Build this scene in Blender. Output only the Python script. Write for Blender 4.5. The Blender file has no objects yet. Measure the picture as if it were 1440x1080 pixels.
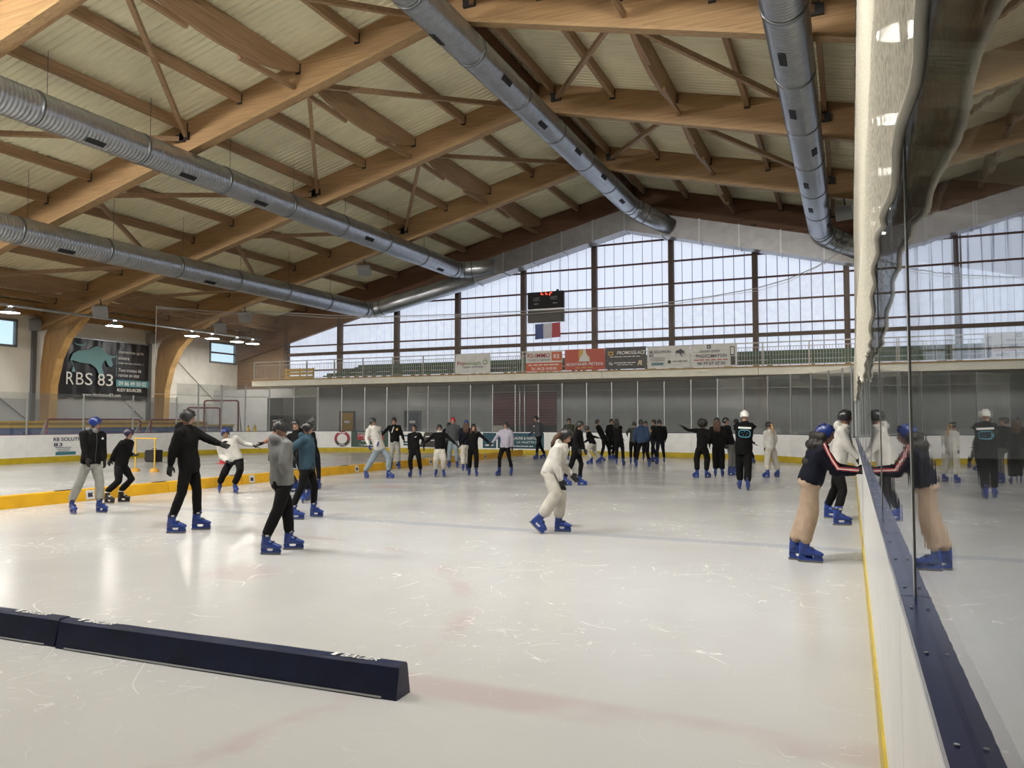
import bpy, bmesh, math, random
from mathutils import Vector as V, Matrix, noise
random.seed(7)
SC = bpy.context.scene
COL = SC.collection
# ------------------------------------------------------------------ camera, world, exposure
F_PX, VPX, HY, CAM_H = 1080.0, 1196.0, 592.0, 1.68
PITCH = math.atan((HY-540)/F_PX)
YAW = math.atan((VPX-720)*math.cos(PITCH)/F_PX)
cam = bpy.data.objects.new('camera', bpy.data.cameras.new('camera'))
COL.objects.link(cam)
cam.location = (0, 0, CAM_H)
cam.rotation_euler = (math.pi/2+PITCH, 0, YAW)
cam.data.sensor_width = 36.0
cam.data.lens = F_PX/1440*36.0
cam.data.clip_start = 0.05
cam.data.clip_end = 300
SC.camera = cam
SC.view_settings.view_transform = 'Standard'
SC.view_settings.look = 'None'
SC.view_settings.gamma = 1.0
SC.view_settings.use_curve_mapping = False
SC.view_settings.exposure = 0.12
world = bpy.data.worlds.new('world'); SC.world = world
world.use_nodes = True
world.node_tree.nodes['Background'].inputs[0].default_value = (.62, .78, 1, 1)
world.node_tree.nodes['Background'].inputs[1].default_value = 0.9
WINDOW_GLOW, LAMP_GLOW, FILL_GLOW = 0.76, 70.0, 470.0
try:
    SC.cycles.max_bounces = 8; SC.cycles.transparent_max_bounces = 24
    SC.cycles.caustics_reflective = False; SC.cycles.caustics_refractive = False
    SC.cycles.sample_clamp_indirect = 4.0
except Exception: pass
_fw = V((-math.sin(YAW)*math.cos(PITCH), math.cos(YAW)*math.cos(PITCH), math.sin(PITCH)))
_rt = V((math.cos(YAW), math.sin(YAW), 0)); _up = _rt.cross(_fw); CAM = V((0, 0, CAM_H))
def ray(x, y): return _fw + _rt*((x-720)/F_PX) + _up*((540-y)/F_PX)
def on_z(x, y, z=0.0): d = ray(x, y); return CAM + d*((z-CAM_H)/d.z)
def on_y(x, y, Y): d = ray(x, y); return CAM + d*(Y/d.y)
def on_x(x, y, X): d = ray(x, y); return CAM + d*(X/d.x)

# ------------------------------------------------------------------ materials
MATS = {}
def nodes(name):
    m = bpy.data.materials.new(name); m.use_nodes = True
    nt = m.node_tree; b = nt.nodes['Principled BSDF']
    return m, nt, b
def mat(name, col, rough=.6, metal=0.0, var=.0, scale=6.0, stretch=(1,1,1), bump=0.0, bscale=None, col2=None, spec=.4, detail=4):
    if name in MATS: return MATS[name]
    m, nt, b = nodes(name)
    b.inputs['Roughness'].default_value = rough
    b.inputs['Metallic'].default_value = metal
    b.inputs['Specular IOR Level'].default_value = spec
    b.inputs['Base Color'].default_value = (*col, 1)
    if var or col2 or bump:
        tc = nt.nodes.new('ShaderNodeTexCoord'); mp = nt.nodes.new('ShaderNodeMapping')
        mp.inputs['Scale'].default_value = stretch
        nt.links.new(tc.outputs['Object'], mp.inputs['Vector'])
        n = nt.nodes.new('ShaderNodeTexNoise'); n.inputs['Scale'].default_value = scale; n.inputs['Detail'].default_value = detail
        nt.links.new(mp.outputs[0], n.inputs['Vector'])
        if var or col2:
            r = nt.nodes.new('ShaderNodeValToRGB')
            c2 = col2 or tuple(min(1, c*(1+var)) for c in col)
            c1 = col if col2 else tuple(c*(1-var) for c in col)
            r.color_ramp.elements[0].position = .3; r.color_ramp.elements[1].position = .7
            r.color_ramp.elements[0].color = (*c1, 1); r.color_ramp.elements[1].color = (*c2, 1)
            nt.links.new(n.outputs['Fac'], r.inputs[0]); nt.links.new(r.outputs[0], b.inputs['Base Color'])
        if bump:
            n2 = n
            if bscale:
                n2 = nt.nodes.new('ShaderNodeTexNoise'); n2.inputs['Scale'].default_value = bscale
                nt.links.new(mp.outputs[0], n2.inputs['Vector'])
            bp = nt.nodes.new('ShaderNodeBump'); bp.inputs['Strength'].default_value = bump; bp.inputs['Distance'].default_value = .02
            nt.links.new(n2.outputs['Fac'], bp.inputs['Height']); nt.links.new(bp.outputs[0], b.inputs['Normal'])
    MATS[name] = m
    return m
def emat(name, col, strength):
    if name in MATS: return MATS[name]
    m, nt, b = nodes(name)
    b.inputs['Base Color'].default_value = (*[c*.5 for c in col], 1)
    b.inputs['Emission Color'].default_value = (*col, 1); b.inputs['Emission Strength'].default_value = strength
    MATS[name] = m
    return m
def thin_glass(name, tint=(.93, .95, .95), haze=0.03):
    m = bpy.data.materials.new(name); m.use_nodes = True; nt = m.node_tree; nt.nodes.clear()
    o = nt.nodes.new('ShaderNodeOutputMaterial'); mx = nt.nodes.new('ShaderNodeMixShader'); mh = nt.nodes.new('ShaderNodeMixShader')
    tr = nt.nodes.new('ShaderNodeBsdfTransparent'); tr.inputs[0].default_value = (*tint, 1)
    df = nt.nodes.new('ShaderNodeBsdfDiffuse'); df.inputs[0].default_value = (.6, .62, .62, 1)
    gl = nt.nodes.new('ShaderNodeBsdfGlossy'); gl.inputs['Roughness'].default_value = .012; gl.inputs[0].default_value = (.92, .93, .95, 1)
    fr = nt.nodes.new('ShaderNodeFresnel'); ge = nt.nodes.new('ShaderNodeNewGeometry'); mi = nt.nodes.new('ShaderNodeMix'); mi.inputs[2].default_value = 1.6; mi.inputs[3].default_value = 1/1.6
    nt.links.new(ge.outputs['Backfacing'], mi.inputs[0]); nt.links.new(mi.outputs[0], fr.inputs[0])
    tc = nt.nodes.new('ShaderNodeTexCoord'); mp = nt.nodes.new('ShaderNodeMapping'); mp.inputs['Scale'].default_value = (2, 2, .35)
    nz = nt.nodes.new('ShaderNodeTexNoise'); nz.inputs['Scale'].default_value = 2.2; nz.inputs['Detail'].default_value = 3
    bp = nt.nodes.new('ShaderNodeBump'); bp.inputs['Strength'].default_value = .05; bp.inputs['Distance'].default_value = .01
    L = nt.links.new
    L(tc.outputs['Object'], mp.inputs[0]); L(mp.outputs[0], nz.inputs['Vector']); L(nz.outputs['Fac'], bp.inputs['Height']); L(bp.outputs[0], gl.inputs['Normal'])
    mh.inputs[0].default_value = haze; L(tr.outputs[0], mh.inputs[1]); L(df.outputs[0], mh.inputs[2])
    L(fr.outputs[0], mx.inputs[0]); L(mh.outputs[0], mx.inputs[1]); L(gl.outputs[0], mx.inputs[2]); L(mx.outputs[0], o.inputs[0])
    MATS[name] = m; return m
def net_mat(name, density, col=(.62, .6, .52), cell=.045):
    m = bpy.data.materials.new(name); m.use_nodes = True; nt = m.node_tree; nt.nodes.clear(); L = nt.links.new
    o = nt.nodes.new('ShaderNodeOutputMaterial'); mx = nt.nodes.new('ShaderNodeMixShader')
    tr = nt.nodes.new('ShaderNodeBsdfTransparent'); df = nt.nodes.new('ShaderNodeBsdfDiffuse'); df.inputs[0].default_value = (*col, 1)
    tc = nt.nodes.new('ShaderNodeTexCoord'); n = nt.nodes.new('ShaderNodeTexNoise'); n.inputs['Scale'].default_value = 1/cell
    L(tc.outputs['Object'], n.inputs['Vector'])
    mr = nt.nodes.new('ShaderNodeMapRange'); mr.inputs[1].default_value = .3; mr.inputs[2].default_value = .7
    mr.inputs[3].default_value = density*.6; mr.inputs[4].default_value = min(1, density*1.4)
    L(n.outputs['Fac'], mr.inputs[0]); L(mr.outputs[0], mx.inputs[0]); L(tr.outputs[0], mx.inputs[1]); L(df.outputs[0], mx.inputs[2]); L(mx.outputs[0], o.inputs[0])
    MATS[name] = m; return m

WOOD = mat('glulam_wood', (.36, .22, .105), .55, var=.22, scale=3, stretch=(.25, 6, 6), bump=.1)
WOODP = mat('purlin_wood', (.34, .215, .12), .6, var=.22, scale=3, stretch=(6, .25, 6), bump=.1)
WOODL = mat('column_wood', (.33, .19, .075), .5, var=.2, scale=3, stretch=(6, 6, .3))
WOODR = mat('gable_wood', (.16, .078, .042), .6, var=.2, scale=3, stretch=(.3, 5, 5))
MULL = mat('mullion_wood', (.085, .05, .033), .6, var=.15, scale=4)
MULLR = mat('transom_red', (.10, .032, .028), .55, var=.1)
DECK = mat('cream_deck', (.84, .79, .57), .45, var=.07, scale=.6)
STEEL = mat('dark_steel', (.05, .05, .052), .45, .7)
GALV = mat('galvanised', (.50, .52, .55), .30, .92, var=.1, scale=5)
BOXM = mat('duct_sheet', (.30, .29, .29), .33, .85, var=.12, scale=2)
ALU = mat('aluminium', (.45, .46, .47), .35, .8)
POSTM = mat('post_metal', (.42, .43, .42), .45, .5)
WHITEW = mat('white_wall', (.74, .72, .66), .8, var=.04, scale=.8)
GREYW = mat('grey_wall', (.45, .45, .45), .8, var=.08, scale=.9)
CONC = mat('slab_paint', (.74, .71, .60), .7, var=.05, scale=.7)
DARKF = mat('rubber_floor', (.03, .03, .032), .8, var=.1)
BOARD = mat('board_white', (.80, .80, .79), .28, var=.05, scale=3, bump=.02)
def scuff(m):
    nt = m.node_tree; b = nt.nodes['Principled BSDF']; L = nt.links.new
    src = b.inputs['Base Color'].links[0].from_socket
    tc = nt.nodes.new('ShaderNodeTexCoord'); n = nt.nodes.new('ShaderNodeTexNoise'); n.inputs['Scale'].default_value = 7; n.inputs['Detail'].default_value = 8; n.inputs['Roughness'].default_value = .75
    r = nt.nodes.new('ShaderNodeValToRGB'); r.color_ramp.elements[0].position = .30; r.color_ramp.elements[1].position = .40
    r.color_ramp.elements[0].color = (.5, .5, .5, 1); r.color_ramp.elements[1].color = (1, 1, 1, 1)
    mx = nt.nodes.new('ShaderNodeMixRGB'); mx.blend_type = 'MULTIPLY'; mx.inputs[0].default_value = .8
    L(tc.outputs['Object'], n.inputs['Vector']); L(n.outputs['Fac'], r.inputs[0]); L(src, mx.inputs[1]); L(r.outputs[0], mx.inputs[2]); L(mx.outputs[0], b.inputs['Base Color'])
scuff(BOARD)
YELK = mat('kick_yellow', (.50, .37, .02), .4, var=.12, scale=4)
BLUEC = mat('cap_blue', (.012, .020, .075), .22, var=.1, spec=.6)
GLASS = thin_glass('rink_glass', (.88, .90, .90), .015)
GLASSF = thin_glass('end_glass', (.88, .89, .89), .06)
NETR = net_mat('net_gathered', .90, (.66, .63, .53), .02)
NETF = net_mat('net_fine', .10, (.45, .40, .34), .3)
PANE = emat('daylit_polycarbonate', (.76, .84, 1.0), WINDOW_GLOW)
PANE2 = emat('daylit_polycarbonate_low', (.80, .82, 1.0), WINDOW_GLOW)
LAMPM = emat('lamp_lens', (1, .95, .86), LAMP_GLOW)
BLACK = mat('matt_black', (.012, .012, .013), .7)
WHITE = mat('print_white', (.75, .75, .73), .6)
YELP = mat('pad_yellow', (.66, .36, .012), .45, var=.1, scale=3)
NAVY = mat('pad_navy', (.009, .015, .048), .42, var=.3, scale=5, bump=.25, bscale=7)
RED = mat('goal_red', (.17, .012, .022), .4)
SEATG = mat('seat_green', (.012, .075, .035), .5)
YELB = mat('bench_yellow', (.58, .36, .03), .5, var=.1)
BLUEB = mat('bench_blue', (.018, .06, .20), .5, var=.1)
SPK = mat('speaker_grey', (.30, .31, .31), .6)

# ------------------------------------------------------------------ mesh helpers
class MB:
    def __init__(s): s.v = []; s.f = []
    def add(s, vs, fs):
        o = len(s.v); s.v += [tuple(p) for p in vs]; s.f += [tuple(i+o for i in f) for f in fs]; return s
    def obox(s, c, ax, ay, az, hx, hy, hz):
        c = V(c); P = []
        for k in (-1, 1):
            for j in (-1, 1):
                for i in (-1, 1): P.append(c+ax*(i*hx)+ay*(j*hy)+az*(k*hz))
        return s.add(P, [(0,2,3,1),(4,5,7,6),(0,1,5,4),(2,6,7,3),(0,4,6,2),(1,3,7,5)])
    def box(s, x0, x1, y0, y1, z0, z1):
        return s.obox(((x0+x1)/2, (y0+y1)/2, (z0+z1)/2), V((1,0,0)), V((0,1,0)), V((0,0,1)), abs(x1-x0)/2, abs(y1-y0)/2, abs(z1-z0)/2)
    def beam(s, a, b, w, h, up=V((0,0,1))):
        a = V(a); b = V(b); d = (b-a); L = d.length; d.normalize()
        sd = d.cross(up).normalized(); u = sd.cross(d)
        return s.obox((a+b)/2, d, sd, u, L/2, w/2, h/2)
    def prism(s, poly, off):           # polygon (list of 3D points) swept by the vector off
        n = len(poly); off = V(off); P = [V(p) for p in poly]; Q = [p+off for p in P]
        return s.add(P+Q, [tuple(range(n-1, -1, -1)), tuple(range(n, 2*n))]+[(i, (i+1) % n, n+(i+1) % n, n+i) for i in range(n)])
    def rings(s, rs, cap=True, closed=False):
        n = len(rs[0]); vs = [p for r in rs for p in r]; fs = []
        m = len(rs)
        for k in range(m if closed else m-1):
            a = k*n; b = ((k+1) % m)*n
            for i in range(n): fs.append((a+i, a+(i+1) % n, b+(i+1) % n, b+i))
        if cap and not closed: fs += [tuple(range(n-1, -1, -1)), tuple(range((m-1)*n, m*n))]
        return s.add(vs, fs)
    def tube(s, pts, r, n=8, radii=None):
        pts = [V(p) for p in pts]; rs = []; prev = None
        for i, p in enumerate(pts):
            t = (pts[min(i+1, len(pts)-1)]-pts[max(i-1, 0)]).normalized()
            if prev is None:
                a = V((0,0,1)) if abs(t.z) < .9 else V((1,0,0)); u = t.cross(a).normalized()
            else:
                u = (prev-t*prev.dot(t)).normalized()
            prev = u; w = t.cross(u); rr = radii[i] if radii else r
            rs.append([p+(u*math.cos(2*math.pi*k/n)+w*math.sin(2*math.pi*k/n))*rr for k in range(n)])
        return s.rings(rs)
    def ball(s, c, rx, ry=None, rz=None, ax=V((1,0,0)), ay=V((0,1,0)), az=V((0,0,1)), n=12, m=8):
        ry = ry or rx; rz = rz or rx; c = V(c); rs = []
        for j in range(m+1):
            t = math.pi*j/m; t = min(max(t, .02), math.pi-.02)
            rs.append([c+ax*(rx*math.sin(t)*math.cos(2*math.pi*k/n))+ay*(ry*math.sin(t)*math.sin(2*math.pi*k/n))-az*(rz*math.cos(t)) for k in range(n)])
        return s.rings(rs)
    def mesh(s, name):
        me = bpy.data.meshes.new(name); me.from_pydata(s.v, [], s.f); me.update(); return me
    def obj(s, name, m, parent=None, smooth=False, fix=True):
        me = s.mesh(name)
        if fix:
            bm = bmesh.new(); bm.from_mesh(me); bmesh.ops.recalc_face_normals(bm, faces=bm.faces); bm.to_mesh(me); bm.free()
        if smooth:
            for p in me.polygons: p.use_smooth = True
        return put(name, me, m, parent)
def put(name, me, m, parent=None, mw=None):
    if m and not me.materials: me.materials.append(m)
    o = bpy.data.objects.new(name, me); COL.objects.link(o)
    if parent: o.parent = parent
    if mw is not None: o.matrix_basis = mw
    return o
def tag(o, label=None, cat=None, group=None, kind=None):
    if label: o['label'] = label
    if cat: o['category'] = cat
    if group: o['group'] = group
    if kind: o['kind'] = kind
    return o
def empty(name, loc=(0,0,0)):
    o = bpy.data.objects.new(name, None); COL.objects.link(o); o.location = loc; o.empty_display_size = .2
    return o
class Thing:
    """an Empty at the base; parts are built in world coordinates and moved under it"""
    def __init__(s, name, loc, label=None, cat=None, group=None, kind=None):
        s.o = empty(name, loc); s.inv = Matrix.Translation(-V(loc)); tag(s.o, label, cat, group, kind)
    def part(s, mb, name, m, smooth=False, parent=None):
        o = mb.obj(name, m, None, smooth)
        if parent is None:
            o.data.transform(s.inv); o.parent = s.o
        else:
            o.data.transform(s.inv); o.parent = parent
        return o
WORK = bpy.data.scenes.new('work')      # small scratch scene, so that evaluating one mesh does not touch the whole hall
def evaluate(o):
    WORK.collection.objects.link(o)
    with bpy.context.temp_override(scene=WORK, view_layer=WORK.view_layers[0]):
        dg = bpy.context.evaluated_depsgraph_get(); dg.update(); me = bpy.data.meshes.new_from_object(o.evaluated_get(dg))
    bpy.data.objects.remove(o); return me
def text_mesh(txt, bold=0.0):
    cu = bpy.data.curves.new('lettering', 'FONT'); cu.body = txt; cu.size = 1; cu.align_x = 'CENTER'; cu.align_y = 'CENTER'
    cu.offset = bold; cu.resolution_u = 3
    o = bpy.data.objects.new('lettering', cu); me = evaluate(o); bpy.data.curves.remove(cu)
    return me
def letter(parent, txt, c, right, up, w, h, m, bold=0.0, name='lettering', off=.012, slant=0):
    """print the words inside a w x h rectangle centred at c (world), raised a little along the normal"""
    me = text_mesh(txt, bold)
    if not me.vertices: return None
    xs = [v.co.x for v in me.vertices]; ys = [v.co.y for v in me.vertices]
    cx, cy = (min(xs)+max(xs))/2, (min(ys)+max(ys))/2; sx = w/max(1e-6, max(xs)-min(xs)); sy = h/max(1e-6, max(ys)-min(ys))
    right = V(right).normalized(); up = V(up).normalized(); nrm = right.cross(up); c = V(c)
    base = V(parent.location) if parent.type == 'EMPTY' else V((0,0,0))
    for v in me.vertices:
        x = (v.co.x-cx)*sx; y = (v.co.y-cy)*sy
        v.co = c+right*(x+slant*y)+up*y+nrm*off-base
    me.update()
    return put(name, me, m, parent)
def panel(parent, poly2, c, right, up, m, name, off=.006):
    right = V(right).normalized(); up = V(up).normalized(); nrm = right.cross(up); base = V(parent.location) if parent.type == 'EMPTY' else V((0,0,0))
    P = [V(c)+right*x+up*y+nrm*off-base for x, y in poly2]
    return MB().prism(P, nrm*.004).obj(name, m, parent)
def strokes(parent, c, right, up, w, h, m, off=.014, n=None):
    right = V(right).normalized(); up = V(up).normalized(); n = n or max(2, int(w/(h*3.2))); rnd = random.Random(int(w*1000)+n); x = -w/2
    for k in range(n):
        L_ = w/n*(.72+.2*rnd.random()); panel(parent, rect(L_, h*.55, x+L_/2), c, right, up, m, 'print_stroke', off); x += w/n
def rect(w, h, x=0, y=0): return [(x-w/2, y-h/2), (x+w/2, y-h/2), (x+w/2, y+h/2), (x-w/2, y+h/2)]
def disc(r, x=0, y=0, n=24): return [(x+r*math.cos(2*math.pi*k/n), y+r*math.sin(2*math.pi*k/n)) for k in range(n)]
X1, Y1, Z1 = V((1,0,0)), V((0,1,0)), V((0,0,1))

# ------------------------------------------------------------------ the ice floor
def ice_material():
    m, nt, b = nodes('ice'); L = nt.links.new
    tc = nt.nodes.new('ShaderNodeTexCoord'); sp = nt.nodes.new('ShaderNodeSeparateXYZ'); L(tc.outputs['Object'], sp.inputs[0])
    def M(op, a, bb=None, c=None):
        n = nt.nodes.new('ShaderNodeMath'); n.operation = op
        for i, q in enumerate((a, bb, c)):
            if q is None: continue
            if isinstance(q, (int, float)): n.inputs[i].default_value = q
            else: L(q, n.inputs[i])
        return n.outputs[0]
    def N(scale, detail=4, rough=.6, vec=None, dist=0):
        n = nt.nodes.new('ShaderNodeTexNoise'); n.inputs['Scale'].default_value = scale; n.inputs['Detail'].default_value = detail
        n.inputs['Roughness'].default_value = rough; n.inputs['Distortion'].default_value = dist
        L(vec or tc.outputs['Object'], n.inputs['Vector']); return n.outputs['Fac']
    def ramp(f, a, bb):
        r = nt.nodes.new('ShaderNodeMapRange'); r.interpolation_type = 'SMOOTHSTEP'; r.inputs[1].default_value = a; r.inputs[2].default_value = bb; L(f, r.inputs[0]); return r.outputs[0]
    x, y = sp.outputs[0], sp.outputs[1]
    def band(f, c, hw, soft=.06):      # 1 inside |f-c|<hw
        d = M('ABSOLUTE', M('SUBTRACT', f, c)); return M('SUBTRACT', 1.0, ramp(d, hw-soft, hw+soft))
    def radius(cx, cy):
        return M('SQRT', M('ADD', M('POWER', M('SUBTRACT', x, cx), 2.0), M('POWER', M('SUBTRACT', y, cy), 2.0)))
    fade = ramp(N(.55, 3), .38, .62)
    fade2 = ramp(N(.9, 4), .42, .62)
    def mixc(prev, fac, col):
        mx = nt.nodes.new('ShaderNodeMixRGB'); L(fac, mx.inputs[0]); L(prev, mx.inputs[1]); mx.inputs[2].default_value = (*col, 1); return mx.outputs[0]
    r0 = nt.nodes.new('ShaderNodeValToRGB'); L(N(.35, 5), r0.inputs[0])
    r0.color_ramp.elements[0].position = .3; r0.color_ramp.elements[1].position = .7
    r0.color_ramp.elements[0].color = (.445, .442, .435, 1); r0.color_ramp.elements[1].color = (.50, .498, .492, 1)
    c = r0.outputs[0]
    c = mixc(c, M('MULTIPLY', band(y, 11.0, .15, .05), .45), (.25, .28, .36))
    c = mixc(c, M('MULTIPLY', band(radius(-10.9, 16.9), 1.55, .16), .4), (.28, .30, .36))
    c = mixc(c, M('MULTIPLY', M('SUBTRACT', 1.0, ramp(radius(-10.9, 16.9), .25, .6)), .35), (.5, .2, .2))
    c = mixc(c, M('MULTIPLY', M('MULTIPLY', band(y, 4.32, .17, .08), .42), fade), (.37, .25, .255))
    c = mixc(c, M('MULTIPLY', M('MULTIPLY', band(radius(-7.6, 4.3), 4.8, .10, .08), .40), fade2), (.37, .24, .25))
    c = mixc(c, M('MULTIPLY', M('MULTIPLY', M('SUBTRACT', 1.0, ramp(radius(-6.3, 6.6), .2, .75)), .34), fade2), (.36, .24, .245))
    # skate cuts: thin curves from distorted wave-like noise contours, and frosted scuff patches
    scr = None
    for sc_, w_, seed in ((.5, .0028, 0), (.8, .003, 7), (1.3, .004, 13), (2.1, .005, 31), (3.3, .006, 47)):
        mp = nt.nodes.new('ShaderNodeMapping'); mp.inputs['Location'].default_value = (seed, seed*1.7, 0); L(tc.outputs['Object'], mp.inputs[0])
        f = N(sc_, 1.5, .5, mp.outputs[0], .4)
        k = M('SUBTRACT', 1.0, ramp(M('ABSOLUTE', M('SUBTRACT', f, .5)), w_*.25, w_))
        g = ramp(N(sc_*1.9, 2, .5, mp.outputs[0]), .50, .62)
        k = M('MULTIPLY', k, g)
        scr = k if scr is None else M('MAXIMUM', scr, k)
    patch = ramp(N(.45, 3, .5), .30, .80)
    spk = M('MULTIPLY', ramp(N(14, 6, .8), .60, .72), patch)
    frost = M('MAXIMUM', M("MULTIPLY", scr, .2), spk)
    c = mixc(c, M('MULTIPLY', frost, .32), (.88, .88, .88))
    L(c, b.inputs['Base Color'])
    rg = M('ADD', M('MULTIPLY', patch, .12), M('ADD', .17, M('MULTIPLY', frost, .3)))
    L(rg, b.inputs['Roughness'])
    b.inputs['IOR'].default_value = 1.31; b.inputs['Specular IOR Level'].default_value = .62
    bp = nt.nodes.new('ShaderNodeBump'); bp.inputs['Strength'].default_value = .22; bp.inputs['Distance'].default_value = .006
    hh = M('ADD', M('MULTIPLY', N(1.6, 5, .6), .55), M('MULTIPLY', frost, -.15))
    L(hh, bp.inputs['Height']); L(bp.outputs[0], b.inputs['Normal'])
    return m
ICE = ice_material()
RX0, RX1, RYF, RR = .115, -29.7, 35.4, 8.0
tag(MB().box(-50, 26, -26, 46, -.2, -.012).obj('floor', DARKF), 'dark rubber floor around the rink', kind='structure')
icepts = [V((RX0+.03, -25, 0))]
for k in range(13): a = math.pi/2*k/12; icepts.append(V((RX0-RR+(RR+.03)*math.cos(a), RYF-RR+(RR+.03)*math.sin(a), 0)))
for k in range(13): a = math.pi/2+math.pi/2*k/12; icepts.append(V((RX1+RR+(RR+.03)*math.cos(a), RYF-RR+(RR+.03)*math.sin(a), 0)))
icepts.append(V((RX1-.03, -25, 0)))
tag(MB().prism([p-Z1*.01 for p in icepts], Z1*.01).obj('floor_ice', ICE), 'scratched white ice sheet with faded painted lines', kind='structure')

# ------------------------------------------------------------------ walls
RIDGE = -11.1
def deck_z(x): return 15.0-.24*abs(x-RIDGE)
def raf_z(x): return 14.0-.245*abs(x-RIDGE)
WL, WR_, YB, YG = -40.0, 19.0, -25.0, 42.3
FRAMES = [-9.4, -2.0, 5.4, 12.8, 20.2, 27.6, 35.0]
wl = tag(MB().box(WL-.3, WL, YB, 24.0, 2.85, 8.6).box(WL-.3, WL, 26.25, 39.6, 2.85, 8.6).box(WL-.3, WL, 24.0, 26.25, 2.85, 5.6).box(WL-.3, WL, 24.0, 26.25, 6.95, 8.6).box(WL-.3, WL, 42.0, YG+.3, 2.85, 8.6).box(WL-.3, WL, 39.6, 42.0, 2.85, 5.72).box(WL-.3, WL, 39.6, 42.0, 7.1, 8.6)
         .obj('wall_left', WHITEW), 'white painted side wall behind the stand', kind='structure')
MB().box(WL-.3, WL+.04, YB, YG, -.01, 2.85).obj('grey_band', GREYW, wl)
tag(MB().box(WR_, WR_+.3, YB, YG+.3, 0, 9).obj('wall_right', GREYW), 'grey side wall beyond the glass', kind='structure')
def wall_window(i, y0, y1, z0, z1, mid):
    w = Thing('window_%d' % i, (WL, (y0+y1)/2, z0), 'small side window with a grey frame', kind='structure')
    w.part(MB().box(WL-.18, WL-.16, y0, y1, z0, z1), 'pane', emat('sky_pane', (.62, .86, 1.0), .9))
    fr = MB()
    for a, b_ in ((y0-.06, y0+.06), (y1-.06, y1+.06)): fr.box(WL-.2, WL+.05, a, b_, z0-.06, z1+.06)
    for a in (z0, z1): fr.box(WL-.2, WL+.05, y0, y1, a-.06, a+.06)
    w.part(fr, 'window_frame', mat('frame_grey', (.2, .21, .23), .5))
    if mid: w.part(MB().box(WL-.15, WL, y0, y1, mid-.05, mid+.05), 'mullion', MULLR)
wall_window(2, 39.6, 42.0, 5.72, 7.1, 6.4)
wall_window(3, 24.0, 26.25, 5.6, 6.95, None)
# gable: wooden posts, red transoms and daylit polycarbonate strips
gw = Thing('wall_far', (RIDGE, YG, 4), 'glazed gable wall of daylit polycarbonate strips', kind='structure')
PX = [-35.45+4.425*k for k in range(13)]
gw.part(MB().box(WL-.3, PX[0], YG-.1, YG+.2, 0, 9.2), 'plank_wall', mat('gable_planks', (.21, .13, .075), .7, var=.3, scale=3, stretch=(.4, 1, 9)))
gw.part(MB().box(PX[0], WR_+.3, YG+.02, YG+.2, 0, 4.2), 'base_wall', GREYW)
for i, px in enumerate(PX):
    top = min(raf_z(px)-.3, 13.2)
    gw.part(MB().box(px-.14, px+.14, YG-.42, YG-.1, 4.1, top), 'post', MULL)
TRZ = [6.8-.02, 8.02, 9.25, 10.5, 11.75]
for i in range(len(PX)-1):
    a, b_ = PX[i]+.14, PX[i+1]-.14
    gw.part(MB().box(a, b_, YG-.34, YG-.16, 6.1, 6.3), 'main_rail', MULL)
    gw.part(MB().box(a, b_, YG-.26, YG-.16, 5.05, 5.15), 'transom', MULLR)
    for z in TRZ:
        lim = max(raf_z(a), raf_z(b_))-.9
        if z < lim:
            aa, bb = a, b_
            if raf_z(a)-.9 < z: aa = RIDGE-(13.1-z)/.245
            if raf_z(b_)-.9 < z: bb = RIDGE+(13.1-z)/.245
            if bb-aa > .3: gw.part(MB().box(aa, bb, YG-.26, YG-.16, z-.045, z+.045), 'transom', MULLR)
n_st = 8
for i in range(len(PX)-1):
    for k in range(n_st):
        a = PX[i]+4.425*k/n_st+.022; b_ = PX[i]+4.425*(k+1)/n_st-.022
        za, zb = raf_z(a)-.4, raf_z(b_)-.4
        poly = [V((a, YG-.08, 4.15)), V((b_, YG-.08, 4.15)), V((b_, YG-.08, zb)), V((a, YG-.08, za))]
        if a < RIDGE < b_: poly.insert(3, V((RIDGE, YG-.08, raf_z(RIDGE)-.4)))
        gw.part(MB().prism(poly, (0, .05, 0)), 'pane', PANE)
gw.part(MB().box(PX[0], WR_, YG-.02, YG+.01, 4.15, 13.6), 'joint_backing', mat('joint_grey', (.12, .13, .2), .6))
# rear gable (behind the camera): plain wall
rw = Thing('wall_back', (RIDGE, YB, 0), 'plain rear gable wall', kind='structure')
rw.part(MB().box(WL-.3, WR_+.3, YB-.3, YB, 0, 4.2), 'base_wall', GREYW)
for x0, x1 in ((WL-.3, RIDGE), (RIDGE, WR_+.3)):
    rw.part(MB().prism([V((x0, YB, 4.2)), V((x1, YB, 4.2)), V((x1, YB, deck_z(x1))), V((x0, YB, deck_z(x0)))], (0, -.3, 0)), 'gable_panel', WHITEW)
# ------------------------------------------------------------------ roof: corrugated deck, glulam frames, purlins, braces
ceil = empty('ceiling', (RIDGE, 10, 14)); tag(ceil, 'cream corrugated roof deck on glulam frames', kind='structure')
CI = Matrix.Translation(-V((RIDGE, 10, 14)))
def cpart(mb, name, m, parent=None, smooth=False):
    o = mb.obj(name, m, parent or ceil, smooth); o.data.transform(CI); return o
for sgn, xe in ((-1, WL-.4), (1, WR_+.4)):
    mb = MB(); prof = []; y = YB-.4
    while y < YG+.5:
        prof += [(y, 0), (y+.10, 0), (y+.125, -.045), (y+.205, -.045), (y+.23, 0)]; y += .25
    vs = []; 
    for (yy, dz) in prof: vs += [V((RIDGE, yy, deck_z(RIDGE)+dz)), V((xe, yy, deck_z(xe)+dz))]
    mb.add(vs, [(2*i, 2*i+1, 2*i+3, 2*i+2) for i in range(len(prof)-1)])
    cpart(mb, 'corrugated_sheet', DECK)
HANG = STEEL
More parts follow.
